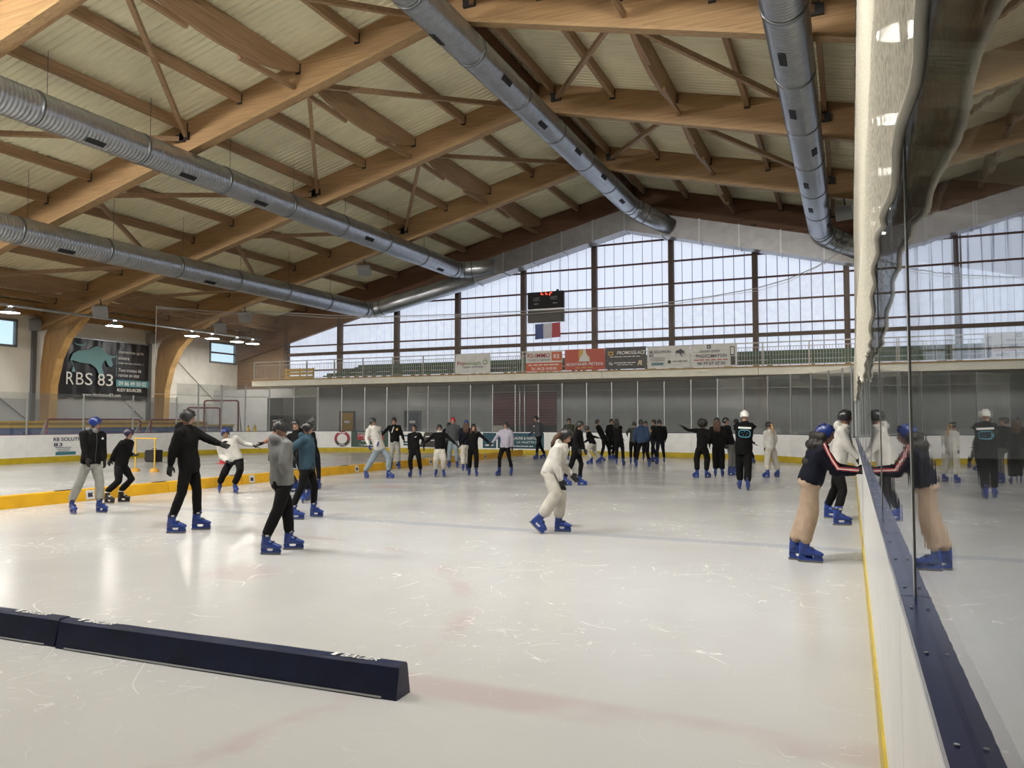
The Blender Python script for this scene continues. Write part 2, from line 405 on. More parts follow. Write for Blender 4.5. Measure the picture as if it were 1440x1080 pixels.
def rafter(Y, w=.30, drop=0.0, m=WOOD):
    for xe in (WL+.1, WR_-.1):
        xs = [RIDGE+(xe-RIDGE)*t for t in (0, .25, .5, .75, 1)]
        poly = [V((x, Y-w/2, raf_z(x)-drop-(0 if drop else .16)-.2*(abs(x-RIDGE)/30))) for x in xs]+[V((x, Y-w/2, deck_z(x)-.05)) for x in reversed(xs)]
        r = cpart(MB().prism(poly, (0, w, 0)), 'rafter', m)
        if drop == 0:
            u = [V((x, Y-.17, raf_z(x)-.17-.2*(abs(x-RIDGE)/30))) for x in (RIDGE, xe)]
            cpart(MB().beam(u[0], u[1], .3, .1), 'bottom_flange', mat('flange_wood', (.38, .245, .12), .55, var=.2, scale=3, stretch=(.25, 6, 6)), r)
for Y in FRAMES: rafter(Y)
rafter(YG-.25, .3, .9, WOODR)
PD = [.75, 3.15, 5.5, 8.0, 10.5, 12.95, 15.4, 17.85, 20.3, 22.7, 25.2, 27.6]
DEEP = {2, 10}
YF = FRAMES[3:]+[YG-.25]
for fi in range(len(YF)-1):
    ya, yb = YF[fi]+.12, YF[fi+1]-.12
    last = fi == len(YF)-2
    wm = WOODP
    for sgn in (-1, 1):
        for k, d in enumerate(PD):
            x = RIDGE+sgn*d
            if x > 4: continue
            zt = deck_z(x)-.06
            if k in DEEP:
                n = 10; lo = []
                for i in range(n+1):
                    t = i/n; dep = .34+.62*math.sin(math.pi*min(1, max(0, (t-.04)/.92)))**.6
                    lo.append(V((x-.07, ya+(yb-ya)*t, zt-dep)))
                poly = lo+[V((x-.07, yb, zt)), V((x-.07, ya, zt))]
                p = cpart(MB().prism(poly, (.14, 0, 0)), 'deep_purlin', wm)
                zb = raf_z(x)+.02
                for (e0, e1) in ((ya, ya+(yb-ya)*.36), (yb, yb-(yb-ya)*.36)):
                    cpart(MB().beam((x+.14*sgn, e0, zb+.12), (x+.14*sgn, e1, zt-.92), .12, .16), 'knee_brace', wm)
            else:
                p = cpart(MB().box(x-.075, x+.075, ya, yb, zt-.36, zt), 'purlin', wm)
            for e in (ya, yb):
                cpart(MB().box(x-.10, x+.10, e-.06 if e == yb else e-.01, e+.01 if e == yb else e+.06, zt-.42, zt-.08), 'hanger_plate', HANG, p)
        # diagonal wind braces
        if not last or True:
            for d0, d1 in ((5.3, .9), (5.3, 10.5), (15.6, 10.7), (15.6, 20.3), (25.6, 20.5)):
                xa, xb = RIDGE+sgn*d0, RIDGE+sgn*d1
                if xa > 4 or last: continue
                b_ = cpart(MB().beam((xa, ya, raf_z(xa)+.22), (xb, yb, raf_z(xb)+.42), .13, .17), 'diagonal_brace', wm)
                cpart(MB().obox((xb, yb-.05, raf_z(xb)+.42), X1, Y1, Z1, .2, .08, .14), 'shoe_plate', HANG, b_)
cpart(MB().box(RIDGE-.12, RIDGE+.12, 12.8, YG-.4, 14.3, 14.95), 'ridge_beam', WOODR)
# curved glulam columns on the stand side
def column(Y):
    t = Thing('glulam_column', (WL+1, Y, 0), kind='structure')
    tag(t.o, {27.6: 'curved glulam column beside the black banner', 35.0: 'curved glulam column by the white wall and window'}.get(Y, 'curved glulam column at the stand'), kind='structure')
    inner = [(-39.0, 0), (-39.0, 2), (-38.95, 3.6), (-38.55, 5.0), (-37.85, 6.1), (-36.6, 7.1), (-35.0, 7.85)]
    inner = [(x+.1, z) for x, z in inner]
    outer = [(-36.2, 8.45), (-37.6, 8.1), (-38.7, 7.4), (-39.5, 6.2), (-39.75, 4.6), (-39.75, 0)]
    c = [V((x, Y-.14, z)) for x, z in inner+outer]
    t.part(MB().prism(c, (0, .28, 0)), 'shaft', WOODL)
    fl = MB(); fl.rings([[V((x, Y-.2, z)), V((x, Y+.2, z)), V((x+.07, Y+.2, z-.02)), V((x+.07, Y-.2, z-.02))] for x, z in inner])
    t.part(fl, 'edge_lamella', mat('lamella', (.42, .26, .10), .5, var=.15, scale=3))
    t.part(MB().box(WL+.02, WL+.22, Y-.55, Y-.35, 0, 7.0), 'steel_post', mat('steel_post', (.16, .17, .18), .5, .4))
    t.part(MB().box(WL+.0, WL+.42, Y-.66, Y-.26, 6.5, 7.1), 'post_head', SPK)
    t.part(MB().beam((WL+.1, Y+.4, 6.6), (WL+.1, Y+6.6, 1.8), .03, .03), 'tie_rod', STEEL)
for Y in (20.2, 27.6, 35.0): column(Y)
# eaves wall plate
cpart(MB().box(WL, WL+.3, YB, YG, 7.3, 8.0), 'eaves_beam', WOOD)

# ------------------------------------------------------------------ ducts
def duct(label, x, z, y1, elbow_to, r=.5, y0=6.0):
    t = Thing('air_duct', (x, y1, z), label, 'duct', 'round spiral ventilation ducts under the roof')
    def ring(p, u, w, rr, n=22): return [p+(u*math.cos(2*math.pi*k/n)+w*math.sin(2*math.pi*k/n))*rr for k in range(n)]
    L0 = 3.6; y = y1
    while y > y0:
        ya = max(y0, y-L0); rs = []; k = 0; yy = y
        while yy > ya:
            rs.append(ring(V((x, yy, z)), X1, Z1, r)); rs.append(ring(V((x, yy-.09, z)), X1, Z1, r)); rs.append(ring(V((x, yy-.105, z)), X1, Z1, r+.013)); yy -= .13
        rs.append(ring(V((x, ya, z)), X1, Z1, r))
        s = t.part(MB().rings(rs, cap=False), 'spiral_section', GALV, True)
        t.part(MB().rings([ring(V((x, ya+d, z)), X1, Z1, rr) for d, rr in ((-.05, r), (-.05, r+.025), (.05, r+.025), (.05, r))], cap=False), 'coupling_band', mat('band', (.22, .23, .24), .35, .9), True)
        a = math.radians(random.choice((-60, -110, -35)))
        gy = (y+ya)/2
        if random.random() < .75:
            c = V((x+math.cos(a)*(r+.01), gy, z+math.sin(a)*(r+.01)))
            t.part(MB().obox(c, Y1, V((-math.sin(a), 0, math.cos(a))), V((math.cos(a), 0, math.sin(a))), .32, .09, .012), 'air_slot', BLACK)
        t.part(MB().tube([(x, ya+.4, z+r), (x, ya+.4, deck_z(x)-.1)], .008, 5), 'hanging_wire', STEEL)
        y = ya
    # elbow toward elbow_to
    e = V(elbow_to); P0 = V((x, y1, z)); d0 = Y1; pts = []
    mid = P0+Y1*.9
    for i in range(7):
        s_ = i/6; pts.append(P0*(1-s_)**2+mid*2*s_*(1-s_)+(mid+(e-mid).normalized()*.9)*s_**2)
    pts.append(e)
    t.part(MB().tube(pts, r, 22), 'elbow', GALV, True)
    for i in (0, 2, 4, 6):
        tdir = (pts[i+1]-pts[i]).normalized(); u = tdir.cross(Z1).normalized(); w = u.cross(tdir)
        t.part(MB().rings([ring(pts[i]+tdir*d, u, w, rr) for d, rr in ((-.03, r), (-.03, r+.02), (.03, r+.02), (.03, r))], cap=False), 'elbow_seam', mat('band', (.22, .23, .24), .35, .9), True)
    return t
def gz(x): return 12.65-.245*abs(x-RIDGE)
duct('outermost silver spiral duct nearest the stand, turning up the gable at its end', -27.6, 8.6, 39.6, (-20.4, 40.9, 10.2))
duct('silver spiral duct running high over the yellow divider to the gable box', -21.2, 10.62, 39.4, (-19.0, 40.7, gz(-19.0)))
duct('silver spiral duct hung along the roof ridge', -10.45, 13.05, 38.6, (-8.6, 40.7, gz(-8.6)))
duct('silver spiral duct on the glass side of the hall beside the white net', -1.15, 10.8, 38.9, (.9, 40.7, gz(.6)))
bx = Thing('box_duct', (RIDGE, 40.9, 12), 'rectangular sheet metal duct following the gable slope', 'duct')
for xa, xb in ((-20.2, RIDGE), (RIDGE, 3.0)):
    n = 5 if xa < RIDGE-1 else 7
    for i in range(n):
        a = xa+(xb-xa)*i/n; b_ = xa+(xb-xa)*(i+1)/n
        poly = [V((a, 40.45, gz(a)-.55)), V((b_, 40.45, gz(b_)-.55)), V((b_, 40.45, gz(b_)+.6)), V((a, 40.45, gz(a)+.6))]
        s = bx.part(MB().prism(poly, (0, 1.0, 0)), 'sheet_section', BOXM)
        bx.part(MB().prism([V((a-.03, 40.41, gz(a)-.6)), V((a+.03, 40.41, gz(a)-.6)), V((a+.03, 40.41, gz(a)+.63)), V((a-.03, 40.41, gz(a)+.63))], (0, 1.1, 0)), 'flange', ALU)

# ------------------------------------------------------------------ boards, posts, glass along the rink outline
def outline(kind):
    out = []
    if kind == 'right': out = [(V((RX0, y, 0)), V((1, 0, 0))) for y in [-2.38+2.4*k for k in range(13)]]
    if kind == 'cornr':
        for k in range(11): a = math.pi/2*k/10; out.append((V((RX0-RR+RR*math.cos(a), RYF-RR+RR*math.sin(a), 0)), V((math.cos(a), math.sin(a), 0))))
    if kind == 'far': out = [(V((RX0-RR+(RX1+RR-RX0+RR)*k/11, RYF, 0)), V((0, 1, 0))) for k in range(12)]
    if kind == 'cornl':
        for k in range(11): a = math.pi/2+math.pi/2*k/10; out.append((V((RX1+RR+RR*math.cos(a), RYF-RR+RR*math.sin(a), 0)), V((math.cos(a), math.sin(a), 0))))
    if kind == 'left': out = [(V((RX1, RYF-RR-2.45*k, 0)), V((-1, 0, 0))) for k in range(8)]
    return out
BH = {'right': 1.17}
def boards(kind, label, glass_top, sub, gm, cap=BLUEC):
    pts = outline(kind); bh = BH.get(kind, 1.12); c = pts[len(pts)//2][0]
    t = Thing('rink_boards', c, label, 'rink boards', 'dasher boards around the ice')
    seam = .006
    def seg(p, q, np_, nq, d0, d1, z0, z1):
        tg = (q-p).normalized()*seam/2
        return MB().prism([p+np_*d0+tg+Z1*z0, q+nq*d0-tg+Z1*z0, q+nq*d0-tg+Z1*z1, p+np_*d0+tg+Z1*z1], V((0,0,0))) if False else \
            MB().add([p+np_*d0+tg+Z1*z0, q+nq*d0-tg+Z1*z0, q+nq*d1-tg+Z1*z0, p+np_*d1+tg+Z1*z0, p+np_*d0+tg+Z1*z1, q+nq*d0-tg+Z1*z1, q+nq*d1-tg+Z1*z1, p+np_*d1+tg+Z1*z1],
                     [(0,1,2,3),(4,7,6,5),(0,4,5,1),(1,5,6,2),(2,6,7,3),(3,7,4,0)])
    for (p, np_), (q, nq) in zip(pts[:-1], pts[1:]):
        pn = t.part(seg(p, q, np_, nq, 0, .10, .24, bh), 'panel', BOARD)
        t.part(seg(p, q, np_, nq, -.012, .10, 0, .24), 'kickplate', YELK)
        cp = t.part(seg(p, q, np_, nq, .003, .16, bh, bh+.025), 'cap_rail', cap)
        for j in range(sub):
            a, b_ = p.lerp(q, j/sub), p.lerp(q, (j+1)/sub); na, nb = np_.lerp(nq, j/sub), np_.lerp(nq, (j+1)/sub)
            gt = glass_top(a) if callable(glass_top) else glass_top
            g = seg(a, b_, na, nb, .040, .052, bh+.025, gt)
            t.part(g, 'glass_pane', gm)
            tg = (b_-a).normalized()
            t.part(MB().obox(a+na*.046+Z1*((bh+.02+gt+.03)/2), tg, na, Z1, .02, (.009 if kind == 'right' else .03), (gt+.03-bh-.02)/2), 'post', POSTM)
            if kind == 'right' and -1 < a.y < 14:
                for e in (.12, .62, 1.05, 1.32, 1.82, 2.25):
                    cc = a+tg*e+na*.021+Z1*(bh+.026)
                    t.part(MB().tube([cc, cc+Z1*.002], .0045, 8), 'bolt', ALU, False, cp)
    return t
boards('right', 'white boards with blue cap and tall mirror-like glass beside the camera', 3.5, 1, GLASS)
boards('cornr', 'curved rink boards in the far corner behind the girl with a ponytail', 3.55, 1, GLASSF)
tf = boards('far', 'rink boards below the gallery with pizza adverts', 3.5, 1, GLASSF)
tcl = boards('cornl', 'curved white rink boards in the corner near the stand', 3.5, 1, GLASSF)
tl = boards('left', 'white rink boards in front of the yellow benches', 2.8, 1, GLASSF, mat('cap_red', (.14, .02, .05), .4))

# adverts printed on the boards
def board_ad(parent, x0, x1, z0, z1, m, name='advert'):
    c = V(((x0+x1)/2, RYF-.001, (z0+z1)/2)); return panel(parent, rect(x1-x0, z1-z0), c, X1, Z1, m, name, .004), c
fo = tf.o
GRN = mat('advert_green', (.035, .075, .055), .5); TEAL = mat('advert_teal', (.012, .07, .10), .5); REDA = mat('advert_red', (.30, .03, .04), .5); DKA = mat('advert_dark', (.05, .045, .04), .5)
xs = lambda px: on_y(px, 620, RYF).x
def arc_at(px, z):
    q = min([math.pi/2+math.pi/2*j/600 for j in range(601)], key=lambda q: abs((V((RX1+RR+RR*math.cos(q), RYF-RR+RR*math.sin(q), z))-CAM).dot(_rt)/(V((RX1+RR+RR*math.cos(q), RYF-RR+RR*math.sin(q), z))-CAM).dot(_fw)*F_PX+720-px))
    nr = V((math.cos(q), math.sin(q), 0)); return V((RX1+RR, RYF-RR, z))+nr*(RR-.075), V((nr.y, -nr.x, 0))
co = tcl.o
ca, ra = arc_at(519, .70)
panel(co, [(-1.1, -.42), (1.15, -.42), (1.15, .42), (-1.45, .42)], ca, ra, Z1, GRN, 'advert')
letter(co, 'TOUS LES', ca+Z1*.33-ra*.25, ra, Z1, .8, .10, WHITE, off=.02)
panel(co, rect(1.5, .32), ca+Z1*.12+ra*.1, ra, Z1, REDA, 'advert', .012)
letter(co, '2 PIZZAS A', ca+Z1*.19-ra*.17, ra, Z1, .85, .11, WHITE, .01, off=.022)
letter(co, '+ 1 OFF', ca+Z1*.05-ra*.03, ra, Z1, .55, .11, WHITE, .01, off=.022)
strokes(co, ca-Z1*.10, ra, Z1, .8, .07, WHITE, off=.02)
letter(co, 'Tel', ca-Z1*.32-ra*.42, ra, Z1, .22, .10, WHITE, off=.02); strokes(co, ca-Z1*.32+ra*.05, ra, Z1, .6, .10, WHITE, off=.02)
cl, rl_ = arc_at(481.5, .72)
panel(co, disc(.42), cl, rl_, Z1, REDA, 'round_logo', .012); panel(co, [(.42*math.cos(a), .42*math.sin(a)) for a in [math.pi*(1.08+.84*k/12) for k in range(13)]], cl, rl_, Z1, DKA, 'round_logo', .017)
panel(co, disc(.27), cl, rl_, Z1, WHITE, 'round_logo', .022)
strokes(co, cl+Z1*.33, rl_, Z1, .46, .09, WHITE, off=.03); strokes(co, cl-Z1*.33, rl_, Z1, .36, .08, WHITE, off=.03)
o_, c_ = board_ad(fo, xs(563), xs(597), .3, 1.06, WHITE); [panel(fo, q_, c_, X1, Z1, TEAL, 'emblem_bar', .02) for q_ in (rect(.5, .08, -.3, .22), rect(.5, .08, -.3, -.12), rect(.4, .08, -.35, -.26), [(-.05, .24), (.04, .24), (.5, -.26), (.4, -.26)], rect(.4, .08, .25, .24))]
panel(fo, [(-.8, -.4), (.75, -.4), (.75, .4), (-.45, .4)], (xs(608), RYF, .70), X1, Z1, DKA, 'advert'); strokes(fo, V((xs(609), RYF, .86)), X1, Z1, .9, .10, WHITE); strokes(fo, V((xs(609), RYF, .66)), X1, Z1, .8, .08, WHITE)
board_ad(fo, xs(679), xs(698), .3, 1.08, TEAL); strokes(fo, V((xs(689), RYF, .45)), X1, Z1, .5, .12, WHITE)
board_ad(fo, xs(700), xs(765), .3, 1.08, TEAL)
cA = V((xs(735), RYF, .70)); letter(fo, 'LAUNE & NAPOLEO', cA+Z1*.12+X1*.25, X1, Z1, 1.5, .14, WHITE, .008); letter(fo, 'LA VALETTE DU', cA-Z1*.08+X1*.3, X1, Z1, 1.2, .10, WHITE); strokes(fo, cA-Z1*.28, X1, Z1, 1.2, .07, WHITE)
lo = tl.o
def left_pt(px, z): p = on_x(px, 620, RX1); return V((RX1+.001, p.y, z))
cB = left_pt(99, .93); letter(lo, 'RB SOLUTION', cB, Y1, Z1, 1.5, .15, BLUEC, .012); letter(lo, '83', cB-Z1*.22-Y1*.55, Y1, Z1, .38, .15, BLUEC, .012)
for k in range(3): panel(lo, rect(.7-.1*k, .02), cB-Z1*(.34+.07*k)-Y1*.3, Y1, Z1, BLUEC, 'print_line')
panel(lo, rect(.9, .13), cB-Z1*.58-Y1*.2, Y1, Z1, mat('advert_aqua', (.05, .18, .22), .5), 'advert')

# ------------------------------------------------------------------ nets
def rope(name, pts, r, m, label, n=6): return tag(MB().tube(pts, r, n).obj(name, m, None, True), label, 'cable')
tn = Thing('protective_net', (.1, 14, 3), 'thick gathered white safety net hanging above the glass', 'net')
mb = MB(); cols = []; NZ = 14; y = -1.0; k = 0
while y < 30.5:
    ph = y*2*math.pi/.62
    zb = 2.22+.10*math.sin(y*.6)+.05*math.sin(y*1.9+1)+.4*max(0, (y-24)/6)
    ring_ = []
    for j in range(NZ+1):
        t = j/NZ; z = 9.3*(1-t)+zb*t
        kz = min(1, max(0, (z-3.2)/.9)); lim = .134+.2*kz
        xb = .118+(.132-.06*t)*kz
        amp = .004+.003*t
        xx = xb+.012*math.sin(3*t+y*.7)*t+amp*math.sin(ph+1.3*math.sin(y*.9+2.2*t))
        ring_.append(V((min(xx, lim), y+.05*math.sin(ph*.5+2*t), z)))
    cols.append(ring_); y += .062
vs = [p for c in cols for p in c]; n1 = NZ+1
mb.add(vs, [(i*n1+j, i*n1+j+1, (i+1)*n1+j+1, (i+1)*n1+j) for i in range(len(cols)-1) for j in range(NZ)])
tn.part(mb, 'mesh', NETR, True)
tn.part(MB().tube([(.25, y_, 9.32) for y_ in range(-1, 32, 2)], .014, 6), 'top_cable', STEEL)
tn.part(MB().tube([c[-1] for c in cols[::2]], .012, 5), 'bottom_cord', mat('cord', (.5, .48, .42), .8), True)
cab = [on_y(x, y_, 35.55) for x, y_ in ((1195, 340), (1180, 355), (1150, 374), (1110, 392), (1065, 405), (1005, 416), (948, 424), (890, 430), (838, 433), (745, 437), (650, 442), (540, 445))]+[V((-26.2, 34.4, 7.5)), V((-28.6, 32.2, 7.55))]+[on_x(x, y_, -29.85) for x, y_ in ((330, 440), (290, 437), (255, 434), (220, 431))]
tn2 = Thing('protective_net', (-14, 35.5, 3.4), 'fine see-through safety net strung across the far end', 'net')
mb = MB(); lowc = []
def low(p):
    return V((p.x, p.y, 3.15 if p.x > -27 else 2.95))
vs = []
for p in cab: q = low(p); lowc.append(q); vs += [p, q]
mb.add(vs, [(2*i, 2*i+1, 2*i+3, 2*i+2) for i in range(len(cab)-1)])
tn2.part(mb, 'mesh', NETF)
tn2.part(MB().tube(cab, .022, 6), 'top_cable', mat('cable_grey', (.33, .32, .31), .5, .3), True)
tn2.part(MB().tube([p+Z1*(-.1-.06*math.sin(i*2.2)) for i, p in enumerate(cab)], .01, 5), 'lashing_cord', mat('cord', (.5, .48, .42), .8), True)
tn2.part(MB().tube(lowc, .012, 5), 'bottom_cord', mat('cord', (.5, .48, .42), .8), True)
tn2.part(MB().tube([cab[-1], lowc[-1]], .012, 5), 'end_cord', mat('cord', (.5, .48, .42), .8), True)

# ------------------------------------------------------------------ gallery and wall below it
gl = Thing('gallery', (-10, 36.6, 3.8), 'cream gallery slab along the far end', kind='structure')
gl.o.name = 'floor_gallery'
joints = [-33.4, -26.0, -18.6, -11.2, -3.8, 3.6, 11, 19]
for a, b_ in zip(joints[:-1], joints[1:]):
    s = gl.part(MB().box(a+.01, b_-.01, 36.45, YG, 3.78, 4.16), 'slab_section', CONC)
    gl.part(MB().box(a, b_, 36.40, 36.46, 4.12, 4.18), 'drip_edge', mat('edge_ochre', (.34, .2, .05), .6), parent=None)
wb = tag(MB().box(-31.3, WR_, 40, 40.25, 0, 3.78).box(WL, -35.3, 40, 40.25, 0, 3.78).box(-35.3, -31.3, 40, 40.25, 3.2, 3.78).obj('wall_under_gallery', GREYW), 'grey wall under the gallery', kind='structure')
wb.name = 'wall_far_lower'
tag(MB().box(-35.3, -31.3, 41.5, 41.6, 0, 3.3).box(-35.4, -35.3, 40.2, 41.6, 0, 3.3).obj('wall_recess', mat('dark_recess', (.03, .03, .03), .8)), 'dark opening in the wall by the stairs', kind='structure')
st = Thing('staircase', (-33.4, 40.6, 0), 'pale stair flight inside the dark opening', 'stairs')
for k in range(9): st.part(MB().box(-34.3+.28*k, -33.9+.28*k, 40.4, 41.4, .1+.2*k, .16+.2*k), 'step', mat('stair_grey', (.25, .25, .24), .7))
st.part(MB().beam((-34.4, 40.4, .0), (-31.8, 40.4, 1.9), .06, .25), 'stringer', mat('stair_grey', (.25, .25, .24), .7))
def wdoor(n, x0, x1, z1, m, label):
    d = Thing('door_%d' % n, ((x0+x1)/2, 39.95, 0), label, kind='structure')
    d.part(MB().box(x0, x1, 39.93, 39.99, 0, z1), 'door_leaf', m)
    d.part(MB().box(x0-.1, x0, 39.9, 40, 0, z1+.1).box(x1, x1+.1, 39.9, 40, 0, z1+.1).box(x0, x1, 39.9, 40, z1, z1+.1), 'door_frame', mat('door_frame', (.10, .10, .11), .5))
    d.part(MB().box(x0+.28, x1-.28, 39.915, 39.93, z1-.65, z1-.5), 'sign_plate', WHITE)
    d.part(MB().tube([(x1-.1, 39.9, 1.05), (x1-.25, 39.9, 1.05)], .015, 6), 'handle', ALU)
wdoor(1, -29.35, -28.4, 2.2, mat('door_yellow', (.40, .24, .03), .5), 'yellow door under the gallery')
wdoor(2, -24.6, -23.65, 2.2, mat('door_blue', (.02, .03, .08), .5), 'dark blue door under the gallery')
rd = Thing('door_3', (-16.8, 39.9, 0), 'wide dark red roller shutter under the gallery', kind='structure')
for k in range(14): rd.part(MB().box(-18.75, -14.9, 39.88, 39.95, 1.45+.158*k, 1.45+.158*(k+1)-.012), 'shutter_slat', mat('shutter_red', (.13, .012, .016), .5, var=.1))
rd.part(MB().box(-18.75, -14.9, 39.9, 39.98, 0, 1.45), 'opening_shade_slab', BLACK)  # solid black slab stands in for the shade of an opening
rd.part(MB().box(-18.8, -18.0, 39.86, 39.9, .1, 1.42), 'white_panel', WHITEW)
for x in (-17.05, -16.75): rd.part(MB().box(x-.03, x+.03, 39.8, 39.88, 0, 3.7), 'guide_post', ALU)
# railing of the gallery: posts, rails, balusters (parts)
rl = Thing('gallery_railing', (-10, 36.55, 4.16), 'long metal railing with thin balusters on the gallery', 'railing')
RAILM = mat('rail_paint', (.38, .37, .34), .5, .2)
X0r, X1r = -33.3, 2.5
for z, hh in ((5.25, .05), (5.05, .03), (4.24, .03)): rl.part(MB().box(X0r, X1r, 36.53, 36.57, z-hh/2, z+hh/2), 'rail', RAILM)
bal = MB().box(-.009, .009, -.009, .009, 0, .80).mesh('baluster'); bal.materials.append(RAILM)
nb_ = 0; x = X0r+.14
while x < X1r and nb_ < 290:
    b_ = put('baluster', bal, None, rl.o); b_.location = V((x, 36.55, 4.24))-rl.o.location; x += .125; nb_ += 1
for k in range(19): x = X0r+k*1.98; rl.part(MB().box(x-.025, x+.025, 36.52, 36.58, 4.16, 5.27), 'post', RAILM)
# green bleachers
for r_, (yy, zz) in enumerate(((37.9, 4.42), (38.8, 4.72), (39.7, 5.02))):
    b_ = Thing('bleacher_row', (-10, yy, 4.16), ('front', 'middle', 'top')[r_]+' row of dark green gallery seating behind the railing', 'bleacher', 'green bleacher rows on the gallery')
    b_.part(MB().box(-29.2+.5*r_, 3, yy, yy+.42, zz-.06, zz), 'bench_plank', SEATG)
    b_.part(MB().box(-29.2+.5*r_, 3, yy+.38, yy+.44, zz, zz+.16), 'back_plank', SEATG)
    sp = MB()
    for k in range(17): b_.part(MB().box(-28.9+1.95*k, -28.82+1.95*k, yy+.02, yy+.4, 4.16, zz-.06), 'support', STEEL)
cr = Thing('yellow_barrier', (-30.6, 37.6, 4.16), 'yellow crate-like barrier on the gallery by the railing', 'barrier')
for z in (4.25, 4.48, 4.7): cr.part(MB().box(-31.8, -29.6, 37.5, 37.55, z, z+.17), 'slat', YELB)
for x in (-31.75, -30.7, -29.7): cr.part(MB().box(x, x+.08, 37.55, 37.6, 4.16, 4.9), 'upright', YELB)

# banners on the railing
def banner(label, px0, px1, z0, z1, m):
    x0, x1 = on_y(px0, 510, 36.5).x, on_y(px1, 510, 36.5).x
    t = Thing('banner', ((x0+x1)/2, 36.47, z0), label, 'banner', 'advertising banners on the gallery railing')
    nx, nz = 12, 5; vs = []; mb = MB()
    for j in range(nz+1):
        for i in range(nx+1):
            u, v = i/nx, j/nz
            vs.append(V((x0+(x1-x0)*u, 36.47-.012*math.sin(u*9+v*4)-.01*math.sin(u*21), z0+(z1-z0)*v)))
    mb.add(vs, [(j*(nx+1)+i, j*(nx+1)+i+1, (j+1)*(nx+1)+i+1, (j+1)*(nx+1)+i) for j in range(nz) for i in range(nx)])
    t.part(mb, 'sheet', m, True)
    for x in (x0+.04, x1-.04):
        for z in (z0+.05, z1-.05): t.part(MB().ball((x, 36.455, z), .018, n=8, m=4), 'eyelet', ALU)
    return t, V(((x0+x1)/2, 36.445, (z0+z1)/2)), x1-x0, z1-z0
BW = mat('banner_white', (.60, .60, .57), .6, var=.05, scale=2); BR = mat('banner_red', (.42, .06, .035), .6, var=.05, scale=2); BK = mat('banner_black', (.02, .02, .022), .5, var=.2, scale=2); DT = mat('print_dark', (.03, .03, .05), .6)
GRNP = mat('print_green', (.10, .22, .05), .6); REDP = mat('print_red', (.40, .03, .05), .6)
t, c, w, h = banner('white banner with red and green supermarket lettering', 641, 690, 4.2, 5.25, BW)
letter(t.o, 'Pro', c+X1*(-.34*w)+Z1*.03, X1, Z1, w*.20, h*.20, REDP, .01); letter(t.o, 'mocash', c+X1*(.0*w)+Z1*.03, X1, Z1, w*.46, h*.17, GRNP, .005); panel(t.o, disc(.13), c+X1*.36*w+Z1*.06, X1, Z1, GRNP, 'round_mark'); panel(t.o, disc(.09), c+X1*.36*w+Z1*.06, X1, Z1, BW, 'round_mark', .012)
letter(t.o, 'Toulon - La Farlède', c-Z1*.17, X1, Z1, w*.6, h*.11, DT)
t, c, w, h = banner('white and orange property agency banner with a phone number', 740, 791, 4.2, 5.26, BW)
ORG = mat('print_orange', (.50, .09, .03), .6)
panel(t.o, rect(w, h*.42), c-Z1*h*.28, X1, Z1, ORG, 'print_band'); panel(t.o, rect(w*.27, h*.42), c+X1*w*.35+Z1*h*.22, X1, Z1, ORG, 'print_block')
letter(t.o, 'RS', c+X1*w*.35+Z1*h*.22, X1, Z1, w*.16, h*.2, WHITE, .01, off=.02); letter(t.o, 'RS-IMMO', c-X1*w*.14+Z1*h*.28, X1, Z1, w*.62, h*.22, REDP, .002); letter(t.o, 'SYNDIC & GESTION', c-X1*w*.14+Z1*h*.06, X1, Z1, w*.62, h*.1, DT)
strokes(t.o, c-Z1*h*.18, X1, Z1, w*.85, h*.08, WHITE, off=.02); letter(t.o, 'Tel : 04 22 14 03 04', c-Z1*h*.36, X1, Z1, w*.7, h*.14, WHITE, .01, off=.02)
t, c, w, h = banner('red banner with a white flask emblem', 794.5, 851, 4.22, 5.27, BR)
panel(t.o, [(-.3, -.1), (.3, -.1), (.3, .5), (-.3, .5)], c, X1, Z1, mat('print_gold', (.5, .3, .06), .6), 'emblem'); panel(t.o, [(.02, .5), (.31, .5), (.31, -.1), (.29, .1), (.15, .25)], c, X1, Z1, BR, 'emblem', .011)
panel(t.o, [(-.3, -.1), (.29, -.1), (.24, .1), (.08, .3), (.06, .5), (-.06, .5), (-.07, .3), (-.24, .08)], c, X1, Z1, BW, 'emblem', .013)
letter(t.o, 'MONTANER PIETRINI', c-Z1*h*.22, X1, Z1, w*.9, h*.14, WHITE, .008); strokes(t.o, c-Z1*h*.39, X1, Z1, w*.45, h*.08, mat('print_gold', (.5, .3, .06), .6))
t, c, w, h = banner('black banner with slanted white lettering', 851.5, 909, 4.22, 5.29, BK)
letter(t.o, 'PROMOGLACE', c+X1*.14*w+Z1*h*.24, X1, Z1, w*.68, h*.16, WHITE, .015, slant=.25); panel(t.o, rect(.27, .2), c-X1*.36*w+Z1*h*.22, X1, Z1, mat('print_gold', (.5, .3, .06), .6), 'emblem'); panel(t.o, rect(.15, .08), c-X1*.36*w+Z1*h*.22, X1, Z1, BK, 'emblem', .012)
strokes(t.o, c+Z1*h*.06, X1, Z1, w*.75, h*.06, WHITE); strokes(t.o, c-Z1*h*.22, X1, Z1, w*.55, h*.06, WHITE); strokes(t.o, c-Z1*h*.31, X1, Z1, w*.4, h*.05, WHITE)
letter(t.o, 'Xp', c-X1*w*.36-Z1*h*.26, X1, Z1, w*.1, h*.16, WHITE, .01); letter(t.o, 'R', c+X1*w*.37-Z1*h*.24, X1, Z1, w*.11, h*.22, mat('print_cream', (.7, .6, .4), .6), .02, slant=.3)
t, c, w, h = banner('white banner with navy lettering and a small dark bull', 910.5, 971, 4.2, 5.25, BW)
